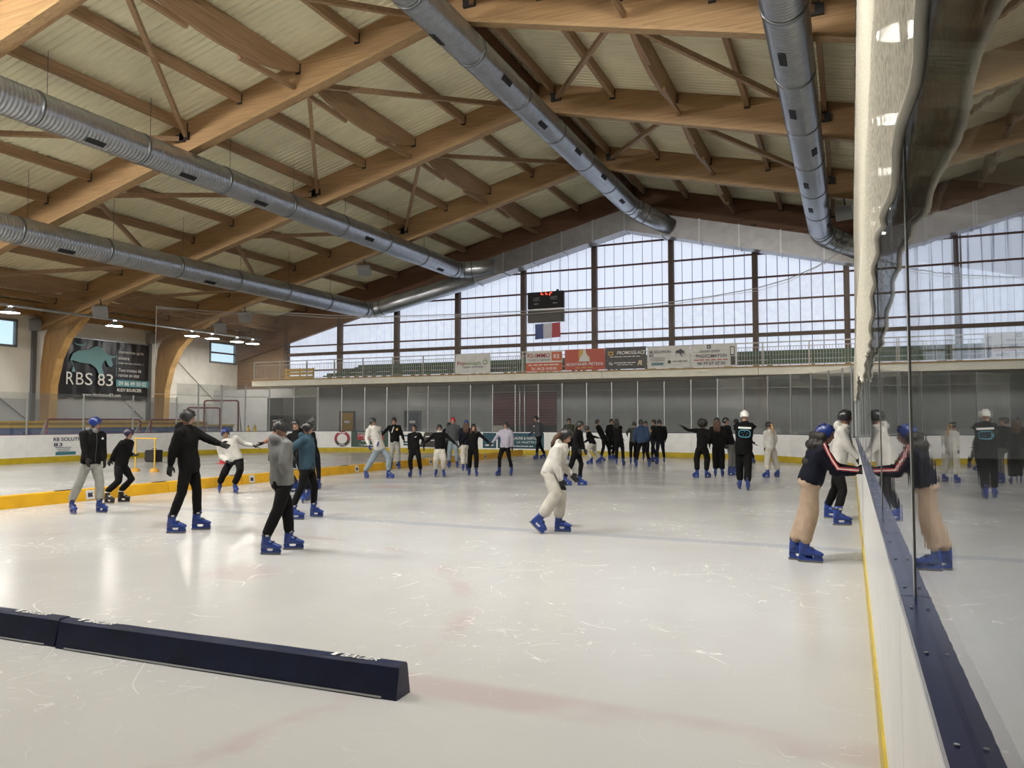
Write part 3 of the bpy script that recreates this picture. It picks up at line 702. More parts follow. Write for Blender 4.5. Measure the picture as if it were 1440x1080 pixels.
letter(t.o, 'RB SOLUTION', c-X1*w*.20+Z1*h*.25, X1, Z1, w*.5, h*.13, DT, .012); letter(t.o, '83', c-X1*w*.40+Z1*h*.09, X1, Z1, w*.1, h*.12, DT, .012)
for k in range(3): panel(t.o, rect(w*.36, .015), c-X1*w*.26-Z1*(.02+.07*k), X1, Z1, DT, 'print_line')
panel(t.o, rect(w*.28, .12), c-X1*w*.26-Z1*h*.3, X1, Z1, mat('advert_aqua', (.05, .18, .22), .5), 'print_band')
BULL = [(-1.0, -.1), (-.92, -.32), (-.8, -.75), (-.98, -.75), (-.9, -.4), (-1.05, -.1), (-.95, .25), (-.7, .45), (-.2, .55), (.15, .8), (.4, .75), (.75, .35), (1.05, .3), (1.2, .35), (1.1, .22), (.9, .18), (1.0, -.2), (.9, -.36), (.75, -.25), (.62, .05), (.5, -.12), (.45, -.35), (.6, -.95), (.35, -.95), (.2, -.5), (-.1, -.25), (-.55, -.22)]
panel(t.o, [(x*.2, y*.2) for x, y in BULL], c+X1*w*.26+Z1*h*.2, X1, Z1, DT, 'bull_emblem')
panel(t.o, disc(.08), c+X1*w*.02-Z1*h*.22, X1, Z1, DT, 'round_mark'); strokes(t.o, c+X1*w*.28-Z1*h*.2, X1, Z1, w*.36, h*.06, DT)
t, c, w, h = banner('white photo booth banner with navy phone number', 971.5, 1037, 4.2, 5.28, BW)
letter(t.o, 'PHOTOMATON', c-X1*w*.05-Z1*.02, X1, Z1, w*.66, h*.14, DT, .012); letter(t.o, '06 77 57 27 06', c-X1*w*.05-Z1*h*.34, X1, Z1, w*.6, h*.13, DT, .012); strokes(t.o, c-X1*w*.05-Z1*h*.19, X1, Z1, w*.76, h*.07, REDP)
strokes(t.o, c-X1*w*.05+Z1*h*.19, X1, Z1, w*.5, h*.15, mat('print_grey', (.3, .3, .3), .6)); panel(t.o, rect(.17, .17), c-X1*w*.1+Z1*h*.38, X1, Z1, DT, 'camera_mark'); panel(t.o, disc(.05), c-X1*w*.1+Z1*h*.38, X1, Z1, BW, 'camera_mark', .012)
panel(t.o, rect(.19, .42), c+X1*w*.4+Z1*h*.16, X1, Z1, DT, 'booth_print'); panel(t.o, rect(.13, .32), c+X1*w*.4+Z1*h*.17, X1, Z1, BW, 'booth_print', .012); panel(t.o, rect(.2, .4), c+X1*w*.41-Z1*h*.25, X1, Z1, BK, 'booth_print')

# scoreboard and flag hanging in front of the gable glazing
sb = Thing('scoreboard', (-16.1, 41.55, 7.4), 'black electronic scoreboard with red digits hanging before the windows', 'scoreboard')
sb.part(MB().box(-17.22, -15.0, 41.4, 41.62, 8.22, 9.2), 'display_panel', BLACK)
sb.part(MB().box(-17.22, -15.0, 41.4, 41.62, 7.42, 8.14), 'lower_panel', mat('score_dark', (.02, .019, .021), .5))
sb.part(MB().box(-17.15, -15.05, 41.45, 41.58, 8.14, 8.22), 'frame_bar', ALU)
sb.part(MB().box(-15.45, -15.33, 41.45, 41.58, 9.2, 9.3), 'siren', BLACK)
cS = V((-16.1, 41.38, 8.7)); DIG = emat('red_digits', (1, .06, .02), 3.0)
for dx in (-.20, .08): panel(sb.o, [(dx-.07, .48), (dx-.03, .48), (dx-.03, .36), (dx+.08, .36), (dx+.08, .32), (dx-.07, .32)], cS, X1, Z1, DIG, 'digit')
panel(sb.o, [(.24, .26), (.29, .26), (.31, .36), (.42, .42), (.4, .45), (.27, .40)], cS, X1, Z1, DIG, 'digit')
letter(sb.o, 'LOC.', cS+X1*-.52+Z1*.08, X1, Z1, .42, .2, mat('score_print', (.3, .3, .3), .6)); letter(sb.o, 'VISIT.', cS+X1*.54+Z1*.1, X1, Z1, .5, .2, mat('score_print', (.3, .3, .3), .6))
for sx in (-.55, .62): strokes(sb.o, cS+X1*sx-Z1*.2, X1, Z1, .3, .09, mat('score_print', (.3, .3, .3), .6))
for x in (-17.0, -15.2): sb.part(MB().tube([(x, 41.5, 9.2), (x, 41.5, raf_z(x)-.8)], .012, 5), 'hanging_wire', STEEL)
fg = Thing('flag', (-16, 41.5, 6.45), 'blue white and red tricolour flag under the scoreboard', 'flag')
FC = (mat('flag_blue', (.05, .09, .30), .7), mat('flag_white', (.62, .62, .70), .7), mat('flag_red', (.50, .05, .07), .7))
for i in range(3):
    mb = MB(); vs = []
    for j in range(6):
        for k in range(5):
            u = (i+k/4)/3; v = j/5; vs.append(V((-16.8+1.58*u, 41.5+.03*math.sin(u*11+v*3), 7.33-(.90-.05*u)*v+.05*u)))
    mb.add(vs, [(j*5+k, j*5+k+1, (j+1)*5+k+1, (j+1)*5+k) for j in range(5) for k in range(4)])
    fg.part(mb, 'stripe', FC[i], True)

# ------------------------------------------------------------------ stand side: benches, banner, goals, lamps, speakers
sd = Thing('bench_stand', (-36, 28, 0), 'stepped stand with yellow bench planks and blue fronts', 'stand')
sd.part(MB().box(-37.6, -34.4, 14, 39, 0, .9), 'concrete_step', GREYW); sd.part(MB().box(-34.4, -30.0, 14, 27.2, 0, .6).box(-34.4, -30.6, 27.2, 31, 0, .6).box(-34.4, -31.2, 31, 36, 0, .6), 'walkway', GREYW)
sd.part(MB().box(-34.4, -34.3, 14, 35.9, .55, 1.36), 'blue_front', BLUEB); sd.part(MB().box(-34.45, -34.28, 14, 36, .9, 1.0), 'ledge', WHITEW)
sd.part(MB().box(-34.9, -34.3, 14, 36, 1.36, 1.48), 'front_plank', YELB); sd.part(MB().box(-36.3, -35.5, 14, 35, 1.56, 1.68), 'back_plank', YELB)
sd.part(MB().box(-35.5, -35.4, 14, 35, .9, 1.6), 'riser', mat('riser_shadow', (.25, .15, .03), .6))  # darker ochre paints the shadow band between the planks
bn = Thing('wall_banner', (WL+.15, 31.4, 2.9), 'large black banner with a teal bull and white lettering on the stand wall', 'banner')
y0, y1, z0, z1 = 28.0, 34.4, 2.95, 6.35
nx, nz = 40, 12; mb = MB(); vs = []
def bnx(u, v): return WL+.16+.035*math.sin(u*38+v*3)*(.4+.6*abs(v-.5))+.02*math.sin(u*70-v*6)
for j in range(nz+1):
    for i in range(nx+1):
        u, v = i/nx, j/nz; vs.append(V((bnx(u, v), y0+(y1-y0)*u, z0+(z1-z0)*v+.03*math.sin(u*40)*(1 if j == 0 else 0))))
mb.add(vs, [(j*(nx+1)+i, j*(nx+1)+i+1, (j+1)*(nx+1)+i+1, (j+1)*(nx+1)+i) for j in range(nz) for i in range(nx)])
bn.part(mb, 'sheet', mat('banner_vinyl', (.016, .016, .018), .32, var=.2, spec=.6), True)
bn.part(MB().box(WL+.05, WL+.12, y0-.1, y1+.1, 6.36, 6.42), 'top_batten', ALU)
BTX = mat('banner_print', (.72, .72, .68), .6); BTE = mat('banner_teal', (.16, .32, .34), .6)
cb = V((WL+.23, 0, 0)); YZ = lambda u, v: V((WL+.24, y0+(y1-y0)*u, z0+(z1-z0)*v))
panel(bn.o, [(x*1.32, y*1.0) for x, y in BULL], YZ(.40, .66), Y1, Z1, BTE, 'bull_emblem'); panel(bn.o, [(x*.5, y) for x, y in ((-1.6, .12), (-1.2, .02), (-.4, 0), (0, .2), (-.1, -.02), (-.5, -.1), (-1.2, -.06))], YZ(.33, .90), Y1, Z1, BTE, 'bull_tail')
for ch, u_ in (('R', .185), ('B', .278), ('S', .365), ('8', .49), ('3', .575)): letter(bn.o, ch, YZ(u_, .33), Y1, Z1, .46, .70, BTX, 0)
letter(bn.o, 'www.rbsolution83.com', YZ(.50, .07), Y1, Z1, 2.5, .2, BTX, .005)
letter(bn.o, 'Intervention après', YZ(.80, .83), Y1, Z1, 1.75, .24, BTX); letter(bn.o, 'sinistre', YZ(.72, .73), Y1, Z1, .75, .2, BTX); letter(bn.o, '(dégât des eaux, incendie...)', YZ(.80, .64), Y1, Z1, 1.75, .13, BTX)
letter(bn.o, 'Tous travaux de', YZ(.79, .52), Y1, Z1, 1.6, .2, BTX); letter(bn.o, 'remise en état', YZ(.78, .43), Y1, Z1, 1.45, .2, BTX)
panel(bn.o, rect(2.3, .40), YZ(.825, .285), Y1, Z1, mat('banner_band', (.10, .27, .30), .6), 'print_band'); letter(bn.o, '09 86 49 50 02', YZ(.82, .285), Y1, Z1, 1.95, .24, BTX, .01, off=.03); letter(bn.o, 'RUDY BOURCIER', YZ(.79, .17), Y1, Z1, 1.7, .19, BTX, .005)
for v0, v1 in ((.60, .88), (.40, .56)): panel(bn.o, rect(.03, (v1-v0)*3.4), YZ(.645, (v0+v1)/2), Y1, Z1, BTE, 'print_line')
def goal(label, p, w, h, d, rz):
    t = Thing('hockey_goal', p, label, 'goal', 'red pipe hockey goals stored behind the boards')
    p = V(p); u = V((math.cos(rz), math.sin(rz), 0)); q = V((-u.y, u.x, 0))
    a, b_ = p-u*w/2, p+u*w/2; c = .12
    t.part(MB().tube([a, a+Z1*(h-c), a+Z1*(h-.03)+u*.04, a+Z1*h+u*c, b_+Z1*h-u*c, b_+Z1*(h-.03)-u*.04, b_+Z1*(h-c), b_], .045, 8), 'front_frame', RED, True)
    t.part(MB().tube([a, a+q*d, b_+q*d, b_], .03, 8), 'base_frame', RED, True)
    for e in (a, b_): t.part(MB().tube([e+Z1*h*.96, e+q*d], .03, 8), 'back_stay', mat('stay_grey', (.3, .28, .27), .5), True)
    mb = MB().add([a+Z1*h, b_+Z1*h, b_+q*d, a+q*d], [(0, 1, 2, 3)]).add([a, a+Z1*h, a+q*d], [(0, 1, 2)]).add([b_, b_+Z1*h, b_+q*d], [(0, 1, 2)])
    t.part(mb, 'goal_net', MATS.get('net_goal') or net_mat('net_goal', .12, (.6, .6, .58), .1))
goal('low red goal frame behind the boards, farthest along toward the picture edge', (-31.2, 23.0, .65), 2.2, 1.1, .6, math.pi/2)
goal('low red goal frame behind the boards beside the man in the black jacket', (-31.2, 25.5, .65), 2.2, 1.1, .6, math.pi/2)
goal('low red goal frame behind the boards below the banner phone number', (-31.2, 28.2, .65), 2.0, 1.1, .6, math.pi/2)
goal('tall red goal frame behind the boards under the white wall', (-33.0, 33.6, .65), 1.9, 2.2, .9, .5)
goal('mid-height red goal frame in front of the tall one', (-32.3, 31.6, .65), 1.7, 1.75, .8, .6)
# saucer lamps, the pipe that carries them, speakers
pp = Thing('lamp_rail', (-36, 30, 7.1), 'long grey pipe rail carrying the saucer lamps', 'rail')
pp.part(MB().tube([(-36, 12, 7.1), (-36, 40, 7.1)], .07, 8), 'pipe', mat('pipe_grey', (.30, .31, .32), .5, .3), True)
for y in (14, 20.2, 27.6, 35.0): pp.part(MB().tube([(-36, y, 7.1), (-36, y, raf_z(-36)-.1)], .02, 6), 'hanger', STEEL)
def lamp(p, label, group):
    t = Thing('saucer_lamp', p, label, 'lamp', group); p = V(p)
    R = [(.09, .26), (.12, .22), (.30, .10), (.42, .02), (.43, 0)]
    t.part(MB().rings([[p+Z1*z+X1*(r*math.cos(2*math.pi*k/20))+Y1*(r*math.sin(2*math.pi*k/20)) for k in range(20)] for r, z in R], cap=False), 'shade', mat('lamp_shade', (.35, .35, .35), .4, .5), True)
    t.part(MB().prism([p+Z1*.01+V((x, y, 0)) for x, y in disc(.40)], (0, 0, .02)), 'lens', LAMPM)
    t.part(MB().tube([p+Z1*.25, p+Z1*.42], .05, 8), 'stem', STEEL)
ORD = ('first', 'second', 'third', 'fourth', 'fifth', 'sixth')
LY = [23.3, 28.9, 34.2, 35.8, 37.9, 39.3]
LL = ['saucer lamp at the picture edge over the stand', 'saucer lamp above the black banner', 'saucer lamp beside the net corner, first of a close row of four', 'second saucer lamp of the close row of four', 'third saucer lamp of the close row, before the window', 'last saucer lamp of the row, nearest the gallery']
for y, l in zip(LY, LL): lamp((-36, y, 6.75), l, 'saucer lamps over the stand')
for y, o_ in zip((17.5, 11, 4), ORD): lamp((-36, y, 6.75), 'saucer lamp over the stand beyond the picture edge, %s of them' % o_, 'saucer lamps over the stand')
for i, y in enumerate((15.9, 20.5, 24.8, 29.2, 31.2, 33)): lamp((1.0, y, 9.0), ('bright lamp glowing through the net near the picture top', 'second bright lamp behind the net', 'third bright lamp behind the net', 'fourth lamp behind the net', 'fifth lamp behind the net', 'farthest lamp behind the net')[i], 'lamps behind the white net')
for y, o_ in zip((10, 4), ORD): lamp((1.0, y, 9.0), 'lamp behind the net above the picture edge, %s of them' % o_, 'lamps behind the white net')
def fill_floodlight(x, y, o_):  # added fill light out of view, brightens the ice and the far end
    p = V((x, y, raf_z(x)-1.0)); d = V((0, .75, -.66)); u = X1.cross(d).normalized()
    t = Thing('fill_floodlight', p, 'added fill light, unseen on the roof frame above the camera, %s from the stand' % o_, 'lamp', 'added fill lights out of view above the camera')
    t.part(MB().obox(p-d*.10, X1, d, u, .72, .08, .36), 'housing', STEEL)
    t.part(MB().obox(p, X1, d, u, .66, .012, .30), 'lens', emat('fill_lens', (1, .97, .92), FILL_GLOW))
    t.part(MB().box(x-.03, x+.03, y-.10, y-.04, p.z, raf_z(x)-.16-.2*abs(x-RIDGE)/30), 'bracket', STEEL)
for x, o_ in zip((-31, -24, -17, -10, -3), ORD): fill_floodlight(x, 5.4, o_)
def speaker(p, label, yaw, tilt=.5):
    t = Thing('loudspeaker', p, label, 'speaker', 'grey loudspeakers under the roof')
    M_ = Matrix.Translation(p) @ Matrix.Rotation(yaw, 4, 'Z') @ Matrix.Rotation(tilt, 4, 'X')
    ax, ay, az = [(M_.to_3x3() @ a) for a in (X1, Y1, Z1)]; c = V(p)
    t.part(MB().rings([[c+ax*(sx*w)+az*(sz*h)+ay*d for sx, sz in ((-1,-1),(1,-1),(1,1),(-1,1))] for d, w, h in ((-.28, .36, .30), (.30, .18, .16))]), 'cabinet', SPK)
    t.part(MB().obox(c-ay*.29, ax, ay, az, .33, .012, .27), 'grille', mat('grille', (.22, .22, .22), .7))
    t.part(MB().tube([c+az*.25, c+az*.55], .03, 6), 'bracket', STEEL)
speaker((-34.6, 27.0, 7.3), 'grey loudspeaker where the column meets the roof beam above the banner', .7)
speaker((-33.9, 34.4, 7.25), 'grey loudspeaker above the row of four lamps', .5)
speaker((-32.1, 34.5, 7.8), 'grey loudspeaker just under the net cable', .3)
speaker((-23.9, 34.6, 9.9), 'grey loudspeaker hung between the two left ducts', .2)
speaker((.0, 34.5, 10.4), 'grey loudspeaker beside the net and the glass-side duct', -.3)

# ------------------------------------------------------------------ pads on the ice
def pad(a, b_, w0, w1, h, m):
    a, b_ = V(a), V(b_); d = (b_-a).normalized(); s = d.cross(Z1)
    pr = [(-w0/2, .0), (w0/2, .0), (w1/2, h-.015), (w1/2-.015, h), (-w1/2+.015, h), (-w1/2, h-.015)]
    n = 8; rs = []
    for i in range(n+1): rs.append([a.lerp(b_, i/n)+s*(x*(1+.03*math.sin(i*2.1)))+Z1*z for x, z in pr])
    return MB().rings(rs)
def bumper(label, a, b_, end_logo):
    t = Thing('ice_bumper', ((V(a)+V(b_))/2), label, 'bumper', 'navy foam bumpers on the near ice')
    t.part(pad(a, b_, .17, .10, .20, NAVY), 'cover', NAVY)
    d = (V(b_)-V(a)).normalized()
    t.part(MB().beam(V(a)+d*.1-Y1*.088+Z1*.012, V(b_)-d*.1-Y1*.088+Z1*.012, .006, .010), 'base_strip', ALU)
    L_ = (V(b_)-V(a)).length; dd = d if d.x > 0 else -d
    for e in ((V(a), 1), (V(b_), -1)):
        c = e[0]+d*e[1]*.33+Z1*.2
        letter(t.o, 'BAUER', c+dd*.03, dd, Z1.cross(dd), .27, .055, WHITE, .012, off=.004, slant=.3)
        panel(t.o, [(-.03, -.027), (.0, -.027), (.005, .01), (.03, .027), (.012, .027), (-.004, .012), (-.012, .03), (-.03, .03)], c-dd*.15, dd, Z1.cross(dd), WHITE, 'logo_mark', .002)
    t.part(MB().obox(V(b_)+Z1*.1, X1, Y1, Z1, .004, .055, .09), 'end_flap', NAVY)
bumper('long navy foam bumper with white lettering, end nearest the camera', (-2.53, 4.10, 0), (-5.42, 4.00, 0), True)
bumper('navy foam bumper cut by the picture edge', (-5.46, 4.02, 0), (-8.4, 3.93, 0), True)
xd, yy, k = -14.85, 6.2, 0
PADW = mat('pad_patch', (.62, .62, .62), .6)
while yy < 34.6:
    L_ = 2.4; e = min(yy+L_, 34.9)
    t = Thing('divider_pad', (xd, (yy+e)/2, 0), 'yellow foam divider pad in the long row across the ice', 'pad', 'yellow divider pads dividing the ice')
    t.o['label'] = 'yellow foam divider pad, %s from the far end of the row' % ('first', 'second', 'third', 'fourth', 'fifth', 'sixth', 'seventh', 'eighth', 'ninth', 'tenth', 'eleventh', 'twelfth', 'thirteenth')[11-k]
    t.part(pad((xd, yy+.01, 0), (xd, e-.01, 0), .24, .16, .25, YELP), 'foam_block', YELP)
    cc = V((xd+.105, yy+.35, .125))
    panel(t.o, rect(.2, .2), cc, Y1, V((-.16, 0, 1)), PADW, 'white_patch', .004); panel(t.o, [(-.06, -.05), (.06, -.05), (.04, 0), (.06, .05), (0, .03), (-.05, .05)], cc, Y1, V((-.16, 0, 1)), DT, 'patch_mark', .012)
    t.part(MB().box(xd-.05, xd+.05, e-.35, e-.02, .25, .262), 'strap', BLACK)
    yy += L_; k += 1
# training gear on the far half
hd = Thing('training_hurdle', on_z(203, 664), 'yellow training hurdle with round feet on the far ice', 'hurdle')
pa, pb = on_z(190, 663), on_z(217, 663.5)
for p in (pa, pb):
    hd.part(MB().tube([p, p+Z1*1.12], .022, 8), 'upright', YELB); hd.part(MB().ball(p+Z1*.0, .16, .16, .13, n=12, m=8), 'foot', mat('foot_orange', (.5, .26, .03), .5), True)
hd.part(MB().tube([pa+Z1*1.1-(pb-pa)*.1, pb+Z1*1.1+(pb-pa)*.1], .022, 8), 'crossbar', YELB)
bxp = on_z(216.5, 651); sbx = Thing('speaker_box', bxp, 'small black box standing on the far ice beside the hurdle', 'box')
sbx.part(MB().box(bxp.x-.24, bxp.x+.24, bxp.y-.2, bxp.y+.2, .04, .52), 'case', BLACK); sbx.part(MB().box(bxp.x-.27, bxp.x+.27, bxp.y-.22, bxp.y-.19, .08, .48), 'face', mat('box_face', (.02, .02, .022), .4)); sbx.part(MB().tube([bxp+V((-.12, 0, .52)), bxp+V((-.1, 0, .58)), bxp+V((.1, 0, .58)), bxp+V((.12, 0, .52))], .015, 6), 'handle', STEEL)
cp_ = on_z(313, 651.5); cn = Thing('marker_cone', cp_, 'small red cone on the far ice behind the white sweatshirt', 'cone')
REDC = mat('cone_red', (.5, .02, .03), .5)
cn.part(MB().rings([[cp_+Z1*z+V((r*math.cos(2*math.pi*k/14), r*math.sin(2*math.pi*k/14), 0)) for k in range(14)] for z, r in ((.02, .13), (.3, .03))]), 'cone_body', REDC); cn.part(MB().box(cp_.x-.17, cp_.x+.17, cp_.y-.17, cp_.y+.17, 0, .02), 'cone_base', REDC)
for i, px in enumerate((349, 358.5)):
    p = min((V((RX1+RR+(RR+.08)*math.cos(q), RYF-RR+(RR+.08)*math.sin(q), 1.146)) for q in [math.pi/2+math.pi/2*j/400 for j in range(401)]), key=lambda w_: abs((w_-CAM).dot(_rt)/(w_-CAM).dot(_fw)*F_PX+720-px))
    c2 = Thing('marker_cone', p, ('thin yellow cone on the board ledge, left one', 'thin yellow cone on the board ledge, right one')[i], 'cone', 'yellow cones on the board ledge')
    c2.part(MB().rings([[p+Z1*z+V((r*math.cos(2*math.pi*k/10), r*math.sin(2*math.pi*k/10), 0)) for k in range(10)] for z, r in ((.0, .10), (.05, .09), (.34, .02))]), 'cone_body', YELB)

# ------------------------------------------------------------------ people
CLOTH = {}
def cloth(name, col, rough=.85):
    return mat('cloth_'+name, col, rough, var=.12, scale=9, bump=.35, bscale=14, spec=.15)
SKIN = mat('skin', (.36, .205, .145), .5, var=.08, scale=8); SKIND = mat('skin_tan', (.27, .14, .085), .5, var=.08, scale=8)
C_BLACK = cloth('black', (.0045, .0045, .005)); C_WHITE = cloth('white', (.47, .455, .425)); C_GREY = cloth('grey', (.15, .15, .15)); C_LGREY = cloth('light_grey', (.25, .25, .235))
C_NAVY = cloth('navy', (.006, .007, .014)); C_TEAL = cloth('teal', (.03, .06, .085)); C_JEAN = cloth('jean', (.20, .245, .28)); C_BEIGE = cloth('beige', (.33, .245, .18)); C_DGREY = cloth('dark_grey', (.06, .065, .07))
C_LILAC = cloth('lilac', (.32, .30, .36)); C_OLIVE = cloth('olive', (.045, .05, .035)); C_BLUE = cloth('blue', (.03, .05, .10)); C_BROWN = cloth('brown', (.20, .09, .06)); C_CREAM = cloth('cream', (.42, .40, .355))
H_BLACK = mat('helmet_black', (.012, .012, .013), .35, spec=.5); H_BLUE = mat('helmet_blue', (.008, .025, .15), .32, spec=.5); H_RED = mat('helmet_red', (.42, .02, .03), .35); H_WHITE = mat('helmet_white', (.68, .68, .66), .3); H_PURP = mat('helmet_plum', (.02, .012, .04), .4); H_GREY = mat('helmet_grey', (.02, .02, .021), .4)
SKB = mat('skate_blue', (.008, .032, .19), .35, spec=.5); SKK = mat('skate_black', (.012, .012, .013), .4); BLADE = mat('blade_steel', (.22, .22, .23), .35, .8); BUCK = mat('buckle', (.45, .45, .46), .4, .5)
G_BLACK = mat('glove_black', (.010, .010, .011), .8); G_BLUE = mat('glove_blue', (.012, .02, .12), .7)
HAIRD = mat('hair_dark', (.012, .009, .008), .6, var=.3, scale=30); HAIRB = mat('hair_brown', (.06, .028, .014), .6, var=.3, scale=30); HAIRL = mat('hair_blond', (.36, .22, .09), .6, var=.3, scale=30); EYEM = mat('eye_dark', (.02, .015, .012), .3); LIPM = mat('lips', (.24, .09, .075), .5)
def remesh(mb, voxel, smooth=4, amp=0.0, freq=7.0, seed=0):
    me = mb.mesh('tmp'); o = bpy.data.objects.new('tmp', me)
    bm = bmesh.new(); bm.from_mesh(me); bmesh.ops.recalc_face_normals(bm, faces=bm.faces); bm.to_mesh(me); bm.free()
    r = o.modifiers.new('r', 'REMESH'); r.mode = 'VOXEL'; r.voxel_size = voxel; r.adaptivity = 0
    s = o.modifiers.new('s', 'SMOOTH'); s.iterations = smooth; s.factor = .5
    out = evaluate(o); bpy.data.meshes.remove(me)
    if amp:
        for v in out.vertices:
            p = v.co*freq+V((seed*3.1, seed*1.7, 0)); p.z *= .7
            v.co += v.normal*(amp*noise.noise(p)+amp*.5*noise.noise(p*2.3))
    for p in out.polygons: p.use_smooth = True
    out.update(); return out
def cap_chain(mb, pts, radii, n=12, asp=None, axes=None):
    """swept tapered limb with rounded ends"""
    pts = [V(p) for p in pts]
    P = [pts[0]-(pts[1]-pts[0]).normalized()*radii[0]*.6]+pts+[pts[-1]+(pts[-1]-pts[-2]).normalized()*radii[-1]*.6]
    R = [radii[0]*.55]+list(radii)+[radii[-1]*.55]
    return mb.tube(P, 0, n, R)
def ik(a, t, l1, l2, hint, stretch=False):
    d = t-a; L = d.length
    if L > (l1+l2)*.995:
        if stretch: k = L/((l1+l2)*.995); l1 *= k; l2 *= k
        else: t = a+d.normalized()*(l1+l2)*.995; d = t-a; L = d.length
    L = max(L, abs(l1-l2)+.02); dr = d.normalized()
    x = (l1*l1-l2*l2+L*L)/(2*L); h = math.sqrt(max(0, l1*l1-x*x))
    pr = hint-dr*hint.dot(dr)
    pr = pr.normalized() if pr.length > 1e-4 else V((0,0,1))
    return a+dr*x+pr*h, t
# --- shared gear meshes (local axes: x right, y forward, z up)
def helmet_mesh():
    n, m = 32, 9; out = []; inn = []
    for j in range(m+1):
        for i in range(n):
            ph = 2*math.pi*i/n; fr = math.sin(ph)                # fr = 1 at the front
            zb = -.065 if fr < .45 else (.05 if fr > .72 else -.065+.115*(fr-.45)/.27)
            zb += .02*max(0, -fr)
            tm = math.acos(max(-1, min(1, zb/.128))); t = tm*j/m
            r = 1+.022*math.cos(6*ph)*math.sin(t)
            p = V((.100*math.sin(t)*math.cos(ph)*r, .122*math.sin(t)*math.sin(ph)*r-.004, .128*math.cos(t)))
            out.append(p); inn.append(p*.90)
    N = len(out); f = []
    for j in range(m):
        for i in range(n):
            a, b_ = j*n+i, j*n+(i+1) % n
            f += [(a, b_, b_+n, a+n), (N+a, N+a+n, N+b_+n, N+b_)]
    for i in range(n): a, b_ = m*n+i, m*n+(i+1) % n; f.append((a, b_, N+b_, N+a))
    return MB().add(out+inn, f)
def helmet_vents():
    mb = MB()
    for sx in (-.055, -.02, .02, .055):
        for sy, sz in ((.055, .112), (-.02, .126), (-.075, .092)):
            k = 1-abs(sx)*2.2
            mb.obox((sx, sy, sz*k+.004*0), X1, V((0, 1, -sy*3)).normalized(), Z1, .006, .018, .006)
    return mb
def skate_parts():
    boot = MB(); sec = [(-.125, .020, .10, .17), (-.115, .036, .092, .22), (-.05, .043, .09, .24), (.03, .044, .09, .205), (.09, .049, .088, .17), (.145, .045, .09, .15), (.178, .024, .098, .13)]
    def ring_(y, w, z0, z1): c = (z0+z1)/2; h = (z1-z0)/2; return [V((w*math.cos(a)*(1 if abs(math.cos(a)) < .8 else 1), y, c+h*math.copysign(abs(math.sin(a))**.7, math.sin(a)))) for a in [2*math.pi*k/14 for k in range(14)]]
    boot.rings([ring_(*s) for s in sec])
    boot.rings([[V((rx*math.cos(2*math.pi*k/14), yc+ry*math.sin(2*math.pi*k/14), z)) for k in range(14)] for z, yc, rx, ry in ((.14, -.055, .046, .07), (.22, -.058, .047, .066), (.27, -.05, .051, .068), (.325, -.042, .054, .07), (.33, -.042, .046, .06))])
    hold = MB().prism([V((-.016, y, z)) for y, z in ((-.13, .095), (-.12, .03), (.165, .03), (.175, .045), (.16, .095), (.06, .095), (.045, .055), (-.035, .055), (-.05, .095))], (.032, 0, 0))
    bl = MB().prism([V((-.002, y, z)) for y, z in ((-.14, .010), (-.13, 0), (.155, 0), (.172, .012), (.17, .032), (-.14, .032))], (.004, 0, 0))
    st = MB().rings([[V((rx*math.cos(2*math.pi*k/14), -.045+ry*math.sin(2*math.pi*k/14), z)) for k in range(14)] for z, rx, ry in ((.272, .052, .069), (.272, .058, .076), (.298, .059, .077), (.298, .052, .069))], cap=False)
    st.obox((0, .045, .185), X1, V((0, .8, -.6)), V((0, .6, .8)), .046, .014, .010)
    bk = MB().obox((.056, -.02, .285), X1, Y1, Z1, .006, .022, .014)
    return [(n_, b_.mesh(n_)) for n_, b_ in (('skate', boot), ('blade_holder', hold), ('blade', bl), ('strap', st), ('buckle', bk))]
SKATE = dict(skate_parts())
for k_, me in SKATE.items():
    bm = bmesh.new(); bm.from_mesh(me); bmesh.ops.recalc_face_normals(bm, faces=bm.faces); bm.to_mesh(me); bm.free()
    if k_ in ('skate', 'strap'):
        for p in me.polygons: p.use_smooth = True
_skc = {}
def skate_set(mk):
    if mk not in _skc:
        d = {}
        for k_, me in SKATE.items():
            c = me.copy(); c.materials.append({'skate': mk, 'blade_holder': mk, 'blade': BLADE, 'strap': SKK if mk != SKK else H_WHITE, 'buckle': BUCK}[k_]); d[k_] = c
        _skc[mk] = d
    return _skc[mk]
def glove_mesh(sgn):
    mb = MB()
    def chain(a, d, ln, r, curl):
        a = V(a); d = V(d).normalized(); pts = [a]; rr = [r]
        for k in range(3):
            q = Matrix.Rotation(sgn*curl*(.5+.5*k), 3, 'X') @ d; pts.append(pts[-1]+q*ln*(.42, .33, .25)[k]); rr.append(r*(1-.1*(k+1)))
        cap_chain(mb, pts, rr, 8)
    mb.rings([[V((w*math.cos(2*math.pi*k/12), y, h*math.sin(2*math.pi*k/12))) for k in range(12)] for y, w, h in ((-.05, .036, .03), (-.02, .034, .026), (.03, .043, .022), (.075, .044, .019), (.095, .038, .015))])
    for i, (x, ln, c) in enumerate(((.032, .075, .30), (.011, .085, .34), (-.011, .078, .38), (-.032, .062, .42))): chain((x, .085, 0), (x*.6, 1, 0), ln, .0105, c)
    pts = [V((.030, .01, 0)), V((.055, .04, sgn*.010)), V((.062, .072, sgn*.022)), V((.058, .095, sgn*.03))]
    cap_chain(mb, pts, (.014, .013, .012, .010), 8)
    return remesh(mb, .0065, 1)
GLOVE = {1: glove_mesh(1), -1: glove_mesh(-1)}
_gc = {}
def glove(sgn, m):
    if (sgn, m) not in _gc: c = GLOVE[sgn].copy(); c.materials.append(m); _gc[(sgn, m)] = c
    return _gc[(sgn, m)]
HELM = helmet_mesh().mesh('helmet'); HVENT = helmet_vents().mesh('vents')
